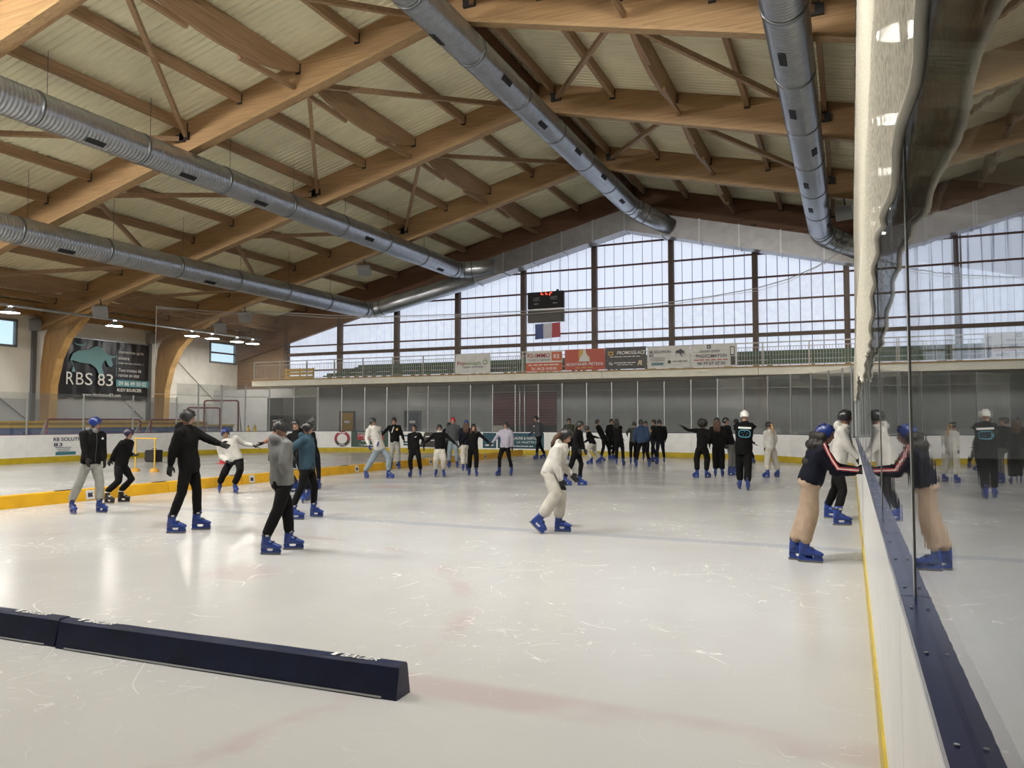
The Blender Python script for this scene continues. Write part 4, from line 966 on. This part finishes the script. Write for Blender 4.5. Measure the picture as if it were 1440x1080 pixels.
bm = bmesh.new(); bm.from_mesh(HELM); bmesh.ops.recalc_face_normals(bm, faces=bm.faces); bm.to_mesh(HELM); bm.free()
for p in HELM.polygons: p.use_smooth = True
HVENT.materials.append(BLACK); _hc = {}
def helm(m):
    if m not in _hc: c = HELM.copy(); c.materials.append(m); _hc[m] = c
    return _hc[m]
def frame(x, y, z, o): return Matrix(((x.x, y.x, z.x, o.x), (x.y, y.y, z.y, o.y), (x.z, y.z, z.z, o.z), (0, 0, 0, 1)))
PEOPLE = []
def person(label, feet, head, face, top, pants, helmet=H_BLACK, hands=(None, None), pel=None, look=0, nod=8, s=None, hood=False, flare=1.0, hair=None, gloves=G_BLACK, skates=SKB, headoff=0.0, bulk=1.0,
           toes=None, skin=SKIN, jacket='hoodie', extra=None, group=None, long_top=0.0, bare=False, peloff=0.0, headwear='helmet', collar=None):
    fpt = [on_z(f[0], f[1], f[2] if len(f) > 2 else 0) for f in feet]
    base = (fpt[0]+fpt[1])/2; base.z = 0
    n = V((base.x, base.y, 0)).normalized(); r_img = n.cross(Z1)
    def pl(px, py, off=0.0):
        q = base+n*off; d = ray(px, py); return CAM+d*((q-CAM).dot(n)/d.dot(n))
    a = math.radians(face); F = (-n*math.cos(a)+r_img*math.sin(a)).normalized(); R = F.cross(Z1).normalized()
    ht = pl(head[0], head[1], headoff)
    s = s or min(1.06, max(.86, ht.z/1.86))
    far = base.length > 17; vox = .028 if far else .018
    if fpt[0].dot(R) > fpt[1].dot(R): fpt = [fpt[1], fpt[0]]      # [left, right]
    # skeleton
    hip_h = .535*ht.z
    P = pl(pel[0], pel[1], peloff) if pel else V((base.x*.72+ht.x*.28, base.y*.72+ht.y*.28, hip_h))
    spd = (ht-P).normalized(); hu = (spd*.45+Z1*.55).normalized()
    ah = math.radians(face+look); hF = (-n*math.cos(ah)+r_img*math.sin(ah)); hF = (hF-hu*hF.dot(hu)).normalized()
    hR = hF.cross(hu).normalized()
    q = Matrix.Rotation(-math.radians(nod), 3, hR); hF = q @ hF; hU = q @ hu
    hc = ht-hU*.135*s
    neck = hc-hu*.15*s-hF*.015*s
    U = (neck-P).normalized(); Rs = (R-U*R.dot(U)).normalized(); Fs = U.cross(Rs).normalized()
    Lsp = (neck-P).length
    sh = [neck-U*.055*s-Rs*.175*s*bulk, neck-U*.055*s+Rs*.175*s*bulk]
    hipj = [P-R*.085*s, P+R*.085*s]
    legs = []
    for i in (0, 1):
        lift = fpt[i].z
        tdir = F
        if toes: ta = math.radians(toes[i]); tdir = (-n*math.cos(ta)+r_img*math.sin(ta)).normalized()
        else: tdir = (F+R*(-.18 if i == 0 else .18)).normalized()
        tilt = 0 if lift < .02 else -.75
        M_ = frame(tdir.cross(Z1), tdir, Z1, fpt[i]) @ Matrix.Rotation(tilt, 4, 'X')
        ank = M_ @ V((0, -.045, .245))
        kn, _ = ik(hipj[i], ank, .385*s, .365*s, tdir, True)
        legs.append((hipj[i], kn, ank, M_))
    arms = []
    for i in (0, 1):
        h_ = hands[i]; sd_ = -1 if i == 0 else 1
        if h_ is None: t = sh[i]-Z1*.50*s+Rs*sd_*.07*s+F*.06*s
        else: t = pl(h_[0], h_[1], h_[2] if len(h_) > 2 else 0.0)
        el, wr = ik(sh[i], t, .285*s, .25*s, (-F*.8-Z1*.35+R*sd_*.35))
        arms.append((sh[i], el, wr))
    # body (skin): one continuous surface
    b = MB()
    def ell(c, rx, ry): return [c+Rs*(rx*s*math.cos(2*math.pi*k/14))+Fs*(ry*s*math.sin(2*math.pi*k/14)) for k in range(14)]
    b.rings([ell(P-U*.07*s, .10, .08), ell(P, .135, .10), ell(P+U*Lsp*.35, .115, .085), ell(P+U*Lsp*.7, .14, .095), ell(P+U*Lsp*.9, .13, .075), ell(neck, .06, .06)])
    cap_chain(b, [neck-U*.03, neck.lerp(hc, .5), hc-hU*.03], (.058*s, .052*s, .055*s))
    b.ball(hc+hU*.015*s, .074*s, .094*s, .108*s, hR, hF, hU, 16, 10); b.ball(hc-hU*.055*s+hF*.022*s, .056*s, .068*s, .066*s, hR, hF, hU, 14, 8)
    b.ball(hc-hU*.018*s+hF*.098*s, .015*s, .022*s, .026*s, hR, hF, hU, 8, 6)
    for e in (-1, 1): b.ball(hc+hR*.076*s*e-hU*.005*s, .012*s, .024*s, .032*s, hR, hF, hU, 8, 6)
    for i in (0, 1):
        cap_chain(b, arms[i], (.05*s, .042*s, .024*s), 10)
        d = (arms[i][2]-arms[i][1]).normalized(); cap_chain(b, [arms[i][2], arms[i][2]+d*.05*s, arms[i][2]+d*.085*s], (.030*s, .034*s, .026*s) if bare else (.020*s, .016*s, .012*s), 8)
        cap_chain(b, legs[i][:3], (.075*s, .052*s, .04*s), 10)
    if bare:
        for i in (0, 1):
            d = (arms[i][2]-arms[i][1]).normalized(); u = F-d*F.dot(d); u.normalize(); o_ = arms[i][2]+d*.09*s
            for k in (-1.5, -.5, .5, 1.5): cap_chain(b, [o_+u*.016*k*s, o_+u*.018*k*s+d*.04*s, o_+u*.018*k*s+d*.075*s], (.010*s, .009*s, .008*s), 7)
            cap_chain(b, [arms[i][2]+u*.03*s+d*.03*s, arms[i][2]+u*.06*s+d*.06*s], (.012*s, .010*s), 7)
    body = put('person', remesh(b, .024 if far else .013, 2), skin); tag(body, label, 'person', group or 'skaters on the ice')
    k0 = len(PEOPLE); PEOPLE.append(body)
    # top
    tpm = MB(); w = bulk
    def ell2(c, rx, ry): return [c+Rs*(rx*s*w*math.cos(2*math.pi*k/18))+Fs*(ry*s*w*math.sin(2*math.pi*k/18)) for k in range(18)]
    tpm.rings([ell2(P-U*(.05+long_top)*s, .172, .132), ell2(P+U*.04*s, .178, .138), ell2(P+U*Lsp*.38, .168, .130), ell2(P+U*Lsp*.68, .188, .138), ell2(P+U*Lsp*.88, .170, .110), ell2(neck-U*.01*s, .082, .082), ell2(neck+U*.035*s, .072, .074)])
    for i in (0, 1):
        S, E, W = arms[i]; cap_chain(tpm, [S-(Rs*(-1 if i == 0 else 1))*.03*s, S, S.lerp(E, .5), E, E.lerp(W, .55), W-(W-E).normalized()*.01], (.078*s, .076*s*w, .066*s*w, .060*s*w, .054*s*w, .046*s), 12)
    if hood: tpm.ball(neck-Fs*.085*s+U*.01*s, .125*s, .075*s, .085*s, Rs, Fs, U, 14, 8); tpm.ball(neck+Fs*.03*s+U*.01*s, .085*s, .07*s, .045*s, Rs, Fs, U, 12, 6)
    put(jacket, remesh(tpm, vox, 3, .010*s, 8, k0), top, body)
    # trousers
    tr = MB(); tr.rings([ell2(P+U*.07*s, .150, .115), ell2(P, .168, .13), ell2(P-U*.10*s, .155, .125)])
    for i in (0, 1):
        h0, kn, an, M_ = legs[i]; end = an-(an-kn).normalized()*.015
        cap_chain(tr, [h0-Z1*.02, h0.lerp(kn, .45), kn, kn.lerp(end, .6), end], (.100*s, .092*s*(.6+.4*flare), .074*s*flare, .068*s*flare, .064*s*flare), 14)
    put('trousers', remesh(tr, vox, 3, .010*s, 8, k0+50), pants, body)
    # skates, gloves
    for i in (0, 1):
        M_ = legs[i][3] @ Matrix.Scale(.93*s, 4); st_ = skate_set(skates); sk = put('skate', st_['skate'], None, body, M_)
        for nm in ('blade_holder', 'blade', 'strap', 'buckle'):
            if far and nm == 'buckle': continue
            put(nm, st_[nm], None, sk)
        if not bare:
            S, E, W = arms[i]; d = (W-E).normalized(); u = F-d*F.dot(d)
            if u.length < .3: u = Z1-d*d.z
            u.normalize(); z_ = u.cross(d)
            put('glove', glove(1 if i == 1 else -1, gloves), None, body, frame(u, d, z_, W-d*.005) @ Matrix.Scale(s*1.05, 4))
    # head gear, face, hair
    HM = frame(hR, hF, hU, hc+hU*.012*s) @ Matrix.Scale(s, 4)
    if headwear == 'helmet':
        he = put('helmet', helm(helmet), None, body, HM); tag(put('vents', HVENT, None, he), kind='stuff')
        stp = MB()
        for e in (-1, 1): stp.tube([V((e*.088, .02, -.05)), V((e*.07, .045, -.11)), V((0, .06, -.135))], .005, 5)
        put('chin_strap', stp.mesh('chin_strap'), BLACK, body, HM)
    elif headwear == 'beanie':
        mb = MB(); mb.rings([[V((r*math.cos(2*math.pi*k/18), r*1.15*math.sin(2*math.pi*k/18), z)) for k in range(18)] for z, r in ((.0, .088), (.0, .094), (.045, .096), (.05, .090), (.09, .082), (.125, .05), (.138, .012))])
        put('beanie', mb.mesh('beanie'), helmet, body, HM)
    if hair == 'afro':
        mb = MB().ball((0, -.02, .03), .165, .16, .15, n=20, m=14); me = remesh(mb, .016, 1, .022, 28, 3); put('hair', me, HAIRD, body, HM)
    elif hair:
        kind, hm, ln = hair; mb = MB()
        if kind == 'pony': cap_chain(mb, [V((0, -.10, .02)), V((0, -.17, -.03)), V((0, -.17, -.16)), V((.01, -.15, -ln))], (.025, .04, .035, .012), 10)
        elif kind == 'curly':
            for k in range(26):
                a_ = math.pi*(1.0+k/25); rr = .105+.02*math.sin(k*3.1); z_ = -.05-.11*(k % 4)
                mb.ball((rr*1.15*math.cos(a_), rr*math.sin(a_)*1.2-.01, z_), .062, .062, .062, n=8, m=6)
            mb.ball((0, -.07, -.12), .12, .09, .17, n=12, m=8)
        else:
            for e in (-1, 0, 1): cap_chain(mb, [V((e*.055, -.075, .0)), V((e*.07, -.095, -.10)), V((e*.075, -.085, -.22)), V((e*.07, -.08, -ln))], (.045, .05, .045, .015), 10)
            if kind == 'front':
                for e in (-1, 1): cap_chain(mb, [V((e*.07, .02, -.03)), V((e*.085, .05, -.14)), V((e*.08, .085, -.26)), V((e*.075, .10, -ln))], (.022, .034, .032, .012), 10)
        put('hair', remesh(mb, .014, 2, .008, 30, k0), hm, body, HM)
    fm = MB()
    for e in (-1, 1):
        put('eye', MB().ball((e*.031, .090, .003), .013, .008, .008, n=8, m=5).mesh('eye'), EYEM, body, HM); put('eyebrow', MB().obox((e*.032, .094, .026), X1, Y1, Z1, .016, .004, .004).mesh('eyebrow'), HAIRD, body, HM)
    put('mouth', MB().ball((0, .090, -.068), .022, .008, .007, n=8, m=5).mesh('mouth'), LIPM, body, HM)
    if extra: extra(body, dict(P=P, U=U, Rs=Rs, Fs=Fs, neck=neck, arms=arms, s=s, Lsp=Lsp, w=w, hc=hc))
    return body
def print_on(body, g, txt, up, w, h, m, back=False, side=0.0, bold=.01):
    f = -g['Fs'] if back else g['Fs']; r = g['Rs'] if back else -g['Rs']
    c = g['P']+g['U']*(g['Lsp']*up)+f*(.15*g['s']*g['w'])+r*side
    return letter(body, txt, c, r, g['U'], w, h, m, bold)
def mark_on(body, g, poly, up, m, back=False, side=0.0, name='badge', off=.012):
    f = -g['Fs'] if back else g['Fs']; r = g['Rs'] if back else -g['Rs']
    return panel(body, poly, g['P']+g['U']*(g['Lsp']*up)+f*(.15*g['s']*g['w'])+r*side, r, g['U'], m, name, off)
def stripe_arm(body, g, i, m, name='sleeve_stripe', off=0.0):
    S, E, W = g['arms'][i]; mb = MB(); pts = [S+Z1*.05, S.lerp(E, .5), E, E.lerp(W, .5), W]
    d = (W-S).normalized(); sd_ = d.cross(Z1); 
    if sd_.length < .1: sd_ = g['Rs']
    sd_.normalize(); view = (CAM-S).normalized(); out = (view-d*view.dot(d)).normalized(); up_ = d.cross(out).normalized(); up_ = up_ if up_.z > 0 else -up_
    rr = (.078, .07, .064, .058, .05); P_ = [p+(out*.78+up_*(.62))*r_*g['s']*1.04+up_*off for p, r_ in zip(pts, rr)]
    vs = []
    for p in P_: vs += [p-up_*.008, p+up_*.008, p+out*.010+up_*.008, p+out*.010-up_*.008]
    mb.rings([vs[4*k:4*k+4] for k in range(len(P_))]); put(name, mb.mesh(name), m, body)
AQ = mat('print_aqua', (.10, .35, .5), .6)
def zipper(body, g, m=ALU):
    c0, c1 = g['P']+g['Fs']*.142*g['s']*g['w'], g['neck']+g['Fs']*.07*g['s']; k = [c0, g['P']+g['U']*g['Lsp']*.38+g['Fs']*.138*g['s']*g['w'], g['P']+g['U']*g['Lsp']*.7+g['Fs']*.145*g['s']*g['w'], c1+g['Fs']*.02]
    put('zip', MB().tube(k, .006, 6).mesh('zip'), m, body)
def ex1(b, g): zipper(b, g, C_DGREY); mark_on(b, g, [(-.025, -.02), (.025, -.02), (0, .02)], .78, WHITE, side=.09); put('inner_hood', remesh(MB().ball(g['neck']-g['Fs']*.06+g['U']*.02, .115, .08, .07, g['Rs'], g['Fs'], g['U'], 14, 8).ball(g['neck']+g['Fs']*.06+g['U']*.0, .06, .05, .07, g['Rs'], g['Fs'], g['U'], 12, 6), .014, 3), C_GREY, b)
person('skater in black jacket, grey sweatpants and blue helmet standing before the yellow divider', ((102, 723), (142, 721)), (138, 587), 30, C_BLACK, C_LGREY, H_BLUE, ((147, 651, -.05), (122, 646, -.25)), look=45, nod=22, extra=ex1, jacket='jacket', bulk=1.08, flare=1.15)
person('skater all in black with plum helmet and black skates leaning forward by the divider', ((153, 708), (173, 706)), (184, 603), 55, C_BLACK, C_BLACK, H_PURP, ((189, 640, -.2), (155, 648, 0)), pel=(170, 655), skates=SKK, nod=15, headoff=-.12, flare=1.2, jacket='tracksuit_top')
person('tall skater in black hoodie and black helmet pointing across the ice', ((246, 750), (281, 745)), (268, 576), 62, C_BLACK, C_BLACK, H_GREY, ((320, 629, -.15), (238, 660, -.1)), look=25, nod=18, hood=True, bulk=1.08, toes=(75, 70))
person('skater in white sweatshirt and blue helmet bending sideways with arm held out', ((309, 693), (331, 694)), (316, 602), 5, C_WHITE, C_BLACK, H_BLUE, ((357, 627, .1), (319, 649, -.15)), pel=(331, 646), nod=12, bulk=1.1, flare=1.2, jacket='sweatshirt', s=.97)
person('skater in grey hoodie with hands in pockets, turned away, in the front of the group', ((379, 780), (411, 773)), (398, 590), 120, C_GREY, C_BLACK, H_GREY, ((403, 668, .16), (404, 672, -.1)), look=15, nod=14, hood=True, bulk=1.12, flare=1.15, toes=(80, 70), jacket='hoodie', extra=lambda b, g: mark_on(b, g, rect(.2, .06), .62, C_DGREY, name='chest_print'))
person('skater in teal blue jacket and black helmet turned toward the open ice', ((416, 731), (444, 727)), (436, 594), 72, C_TEAL, C_BLACK, H_BLACK, ((436, 654, -.1), (412, 648, -.1)), look=15, nod=18, bulk=1.14, hood=True, toes=(60, 80), jacket='jacket')
person('skater with a brown sleeve reaching back, half hidden behind the grey hoodie', ((398, 704), (413, 692)), (388, 588), -60, C_BROWN, C_BLACK, H_BLACK, ((362, 628, 0), None), nod=5)
person('skater in black and red with face showing between two helmets', ((426, 707), (433, 704)), (415, 590), -15, C_BLACK, C_NAVY, H_BLACK, nod=8, hood=True)
person('skater in black seen from behind, mostly hidden by the teal jacket', ((440, 690), (449, 688)), (429, 595), 175, C_BLACK, C_NAVY, H_GREY)
person('skater in white hoodie and pale jeans taking a wide stride', ((515, 673), (548, 673)), (525, 588), 35, C_WHITE, C_JEAN, H_BLACK, ((531, 629, -.2), (519, 627, -.2)), pel=(534, 631), nod=20, hood=True, flare=1.3, gloves=G_BLUE, bulk=1.1, toes=(55, 25), extra=lambda b, g: print_on(b, g, 'Y', .66, .10, .12, C_DGREY, side=.02))
person('skater in black jacket with crest and grey trousers behind the white hoodie', ((550, 660), (561, 660)), (554, 587), 0, C_BLACK, C_LGREY, H_BLACK, ((569, 622, 0), (537, 612, .1)), flare=1.15, jacket='jacket', extra=lambda b, g: (mark_on(b, g, disc(.04), .72, mat('crest', (.45, .28, .06), .6), side=.09, name='crest'), mark_on(b, g, [(-.05, -.1), (-.03, -.1), (.05, .1), (.03, .1)], .72, WHITE, side=-.05, name='cord')))
person('skater in black tracksuit beside the one in the crest jacket', ((577, 671), (591, 671)), (582, 597), -10, C_BLACK, C_BLACK, H_BLACK, ((596, 628, .0), (575, 633, 0)), flare=1.2, jacket='tracksuit_top', extra=lambda b, g: mark_on(b, g, [(-.04, -.015), (.0, -.015), (.04, .02), (.0, .01)], .72, WHITE, side=.06))
person('skater in short black jacket and wide white trousers holding hands both sides', ((613, 671), (624, 671)), (618, 597), 0, C_BLACK, C_CREAM, H_BLACK, ((644, 627, 0), (596, 624, 0)), flare=1.45, jacket='jacket', nod=12, extra=lambda b, g: put('collar', remesh(MB().ball(g['neck']+g['U']*.03, .085, .085, .045, g['Rs'], g['Fs'], g['U'], 14, 8), .012, 2), C_WHITE, b))
person('skater in grey sweater and pale jeans with red helmet behind the hand-holding row', ((631, 658), (643, 658)), (637, 587), 0, C_DGREY, C_JEAN, H_RED, flare=1.2, jacket='sweater', extra=None)
person('skater peeking out behind the red helmet', ((626, 655), (632, 655)), (631, 594), 10, C_BLACK, C_BLACK, H_BLACK)
person('skater with blue beanie and long hair in white trousers seen from behind', ((651, 663), (657, 662)), (656, 591), 175, C_NAVY, C_CREAM, H_BLUE, hair=('long', HAIRB, .38), headwear='beanie', flare=1.3, gloves=G_BLUE)
person('skater with long loose hair all in black holding hands in the row', ((660, 669), (670, 670)), (666, 596), 0, C_BLACK, C_BLACK, H_BLACK, ((689, 624, 0), (646, 627, 0)), hair=('front', HAIRB, .36), flare=1.25, jacket='jacket')
person('skater in lilac hoodie at the end of the hand-holding row', ((701, 669), (719, 669)), (711, 593), -25, C_LILAC, C_BLACK, H_GREY, ((721, 632, 0), (691, 624, 0)), hood=True, nod=12, bulk=1.05)
person('skater in dark grey top gliding by the far boards before the red shutter', ((754, 646), (764, 645)), (753, 585), -55, C_DGREY, C_BLACK, H_BLACK, ((762, 609, 0), (746, 610, 0)), gloves=G_BLUE, jacket='sweater', extra=lambda b, g: mark_on(b, g, rect(.1, .04), .75, WHITE))
person('skater in camouflage top far behind the girl in white', ((799, 649), (806, 649)), (800, 588), 10, C_OLIVE, C_BLACK, H_BLACK)
person('skater all in white with brown hair pushing off on one leg mid-ice', ((752, 742, .09), (790, 748)), (801, 604), 72, C_WHITE, C_CREAM, H_BLACK, ((804, 668, .15), (789, 676, -.2)), pel=(774, 663), s=.93, nod=22, hood=True, flare=1.5, hair=('long', HAIRB, .27), bulk=1.08, toes=(70, 75), headoff=-.05)
person('skater in black with long dark hair right behind the girl in white', ((797, 683), (818, 683)), (817, 592), 75, C_BLACK, C_BLACK, H_BLACK, ((823, 636, 0), None), hair=('long', HAIRD, .34), flare=1.0)
person('skater in black top and white trousers bending in the far group', ((830, 653), (842, 652)), (824, 599), -120, C_BLACK, C_CREAM, H_BLACK, ((846, 617, 0), (822, 622, 0)), pel=(834, 624), flare=1.35, s=.92)
person('skater in black stooping at the edge of the far group', ((847, 649), (859, 647)), (840, 590), 70, C_BLACK, C_BLACK, H_BLACK, ((851, 617, 0), (848, 618, 0)), pel=(850, 618))
person('long-haired skater in black with arms held out in the far group', ((867, 655), (877, 655)), (867, 589), 170, C_BLACK, C_BLACK, H_BLACK, ((881, 624, 0), (855, 629, 0)), hair=('long', HAIRD, .3))
person('skater in black facing the camera behind the one with arms held out', ((857, 646), (863, 646)), (860, 589), 30, C_BLACK, C_BLACK, H_BLACK)
person('skater in olive top reaching one arm to the side in the far group', ((887, 653), (893, 652)), (892, 593), 175, C_OLIVE, C_BLACK, H_BLACK, ((882, 611, 0), None))
person('skater in dark blue jacket seen from behind in the far group', ((895, 657), (913, 657)), (901, 590), 180, C_BLUE, C_BLACK, H_BLACK, hood=True, bulk=1.15, jacket='jacket')
person('skater in pale grey top facing the camera in the far group', ((905, 648), (911, 648)), (908, 592), 5, C_LGREY, C_NAVY, H_GREY)
person('skater in navy top with a yellow badge in the far group', ((916, 650), (921, 649)), (919, 590), -60, C_NAVY, C_NAVY, H_BLACK, extra=lambda b, g: mark_on(b, g, rect(.05, .1), .6, YELB, side=.05))
person('skater in thick black vest seen from behind at the end of the far group', ((924, 653), (934, 652)), (927, 590), 195, C_BLACK, C_NAVY, H_BLACK, bulk=1.15, jacket='vest')
person('skater with round curly hair and no helmet stretching an arm sideways', ((979, 672), (995, 672)), (988, 591), 172, C_BLACK, C_BLACK, H_BLACK, ((960, 600, 0), (995, 622, 0)), hair='afro', headwear=None, flare=1.4, skin=SKIND, toes=(-140, 140))
person('skater in black with long brown braids seen from behind', ((1006, 670.3), (1016, 670.3)), (1008, 587), 178, C_BLACK, C_BLACK, H_BLACK, hair=('long', HAIRB, .36), flare=1.35, skin=SKIND)
person('skater in black jacket and grey trousers beside the one with braids', ((1028, 669), (1034, 668)), (1021, 587), 60, C_BLACK, C_GREY, H_BLACK, flare=1.0)
person('skater in black behind the white helmet with an arm held out', ((1052, 655), (1060, 652)), (1035, 589), 150, C_BLACK, C_BLACK, H_BLACK, ((1072, 626, 0), None), skin=SKIND)
def ex33(b, g):
    mark_on(b, g, rect(.30, .045), .80, WHITE, True, name='back_print')
    f, r = -g['Fs'], g['Rs']; c = g['P']+g['U']*(g['Lsp']*.57)+f*(.16*g['s']*g['w'])
    ring_ = [c+r*(.13*math.copysign(abs(math.cos(q))**.6, math.cos(q)))+g['U']*(.085*math.copysign(abs(math.sin(q))**.6, math.sin(q))) for q in [2*math.pi*k/28 for k in range(29)]]
    put('outline_emblem', MB().tube(ring_, .009, 6).mesh('outline_emblem'), AQ, b)
    for dx, dy in ((-.06, .02), (0, .045), (.06, .01), (-.03, -.035), (.035, -.035)): mark_on(b, g, disc(.010, dx, dy, 8), .57, AQ, True, name='emblem_dot')
person('skater in long black jersey with a blue outlined emblem and white helmet', ((1040, 688), (1052, 690)), (1047, 577), 182, C_BLACK, C_BLACK, H_WHITE, ((1066, 630, 0), (1036, 622, .1)), bulk=1.14, long_top=.12, flare=1.3, extra=ex33, jacket='jersey')
person('skater in white tracksuit with a blonde ponytail before the far corner', ((1078, 672), (1093, 671)), (1080, 593), -140, C_WHITE, C_CREAM, H_BLACK, ((1076, 633, 0), None), hair=('pony', HAIRL, .36), flare=1.45)
def ex35(b, g):
    for off, m in ((.0, WHITE), (-.016, H_RED), (.016, H_RED)): stripe_arm(b, g, 1, m, off=off)
person('girl in dark hoodie and beige trousers with blue helmet leaning on the boards', ((1124, 788), (1138, 791)), (1163, 596), 88, C_NAVY, C_BEIGE, H_BLUE, ((1206, 661, .12), (1204, 664, -.1)), pel=(1140, 674), s=.97, hood=False, hair=('curly', HAIRD, .3), extra=ex35, flare=1.25, bulk=1.12, headoff=.0, nod=4, skin=SKIN, toes=(80, 85))
person('skater in white hoodie and black trousers holding the boards with both hands', ((1169, 729), (1183, 739)), (1189, 576), 80, C_WHITE, C_BLACK, H_BLACK, ((1209, 645, .15), (1207, 647, -.12)), pel=(1178, 660), look=25, nod=0, hood=True, toes=(70, 100))
bpy.data.scenes.remove(WORK)
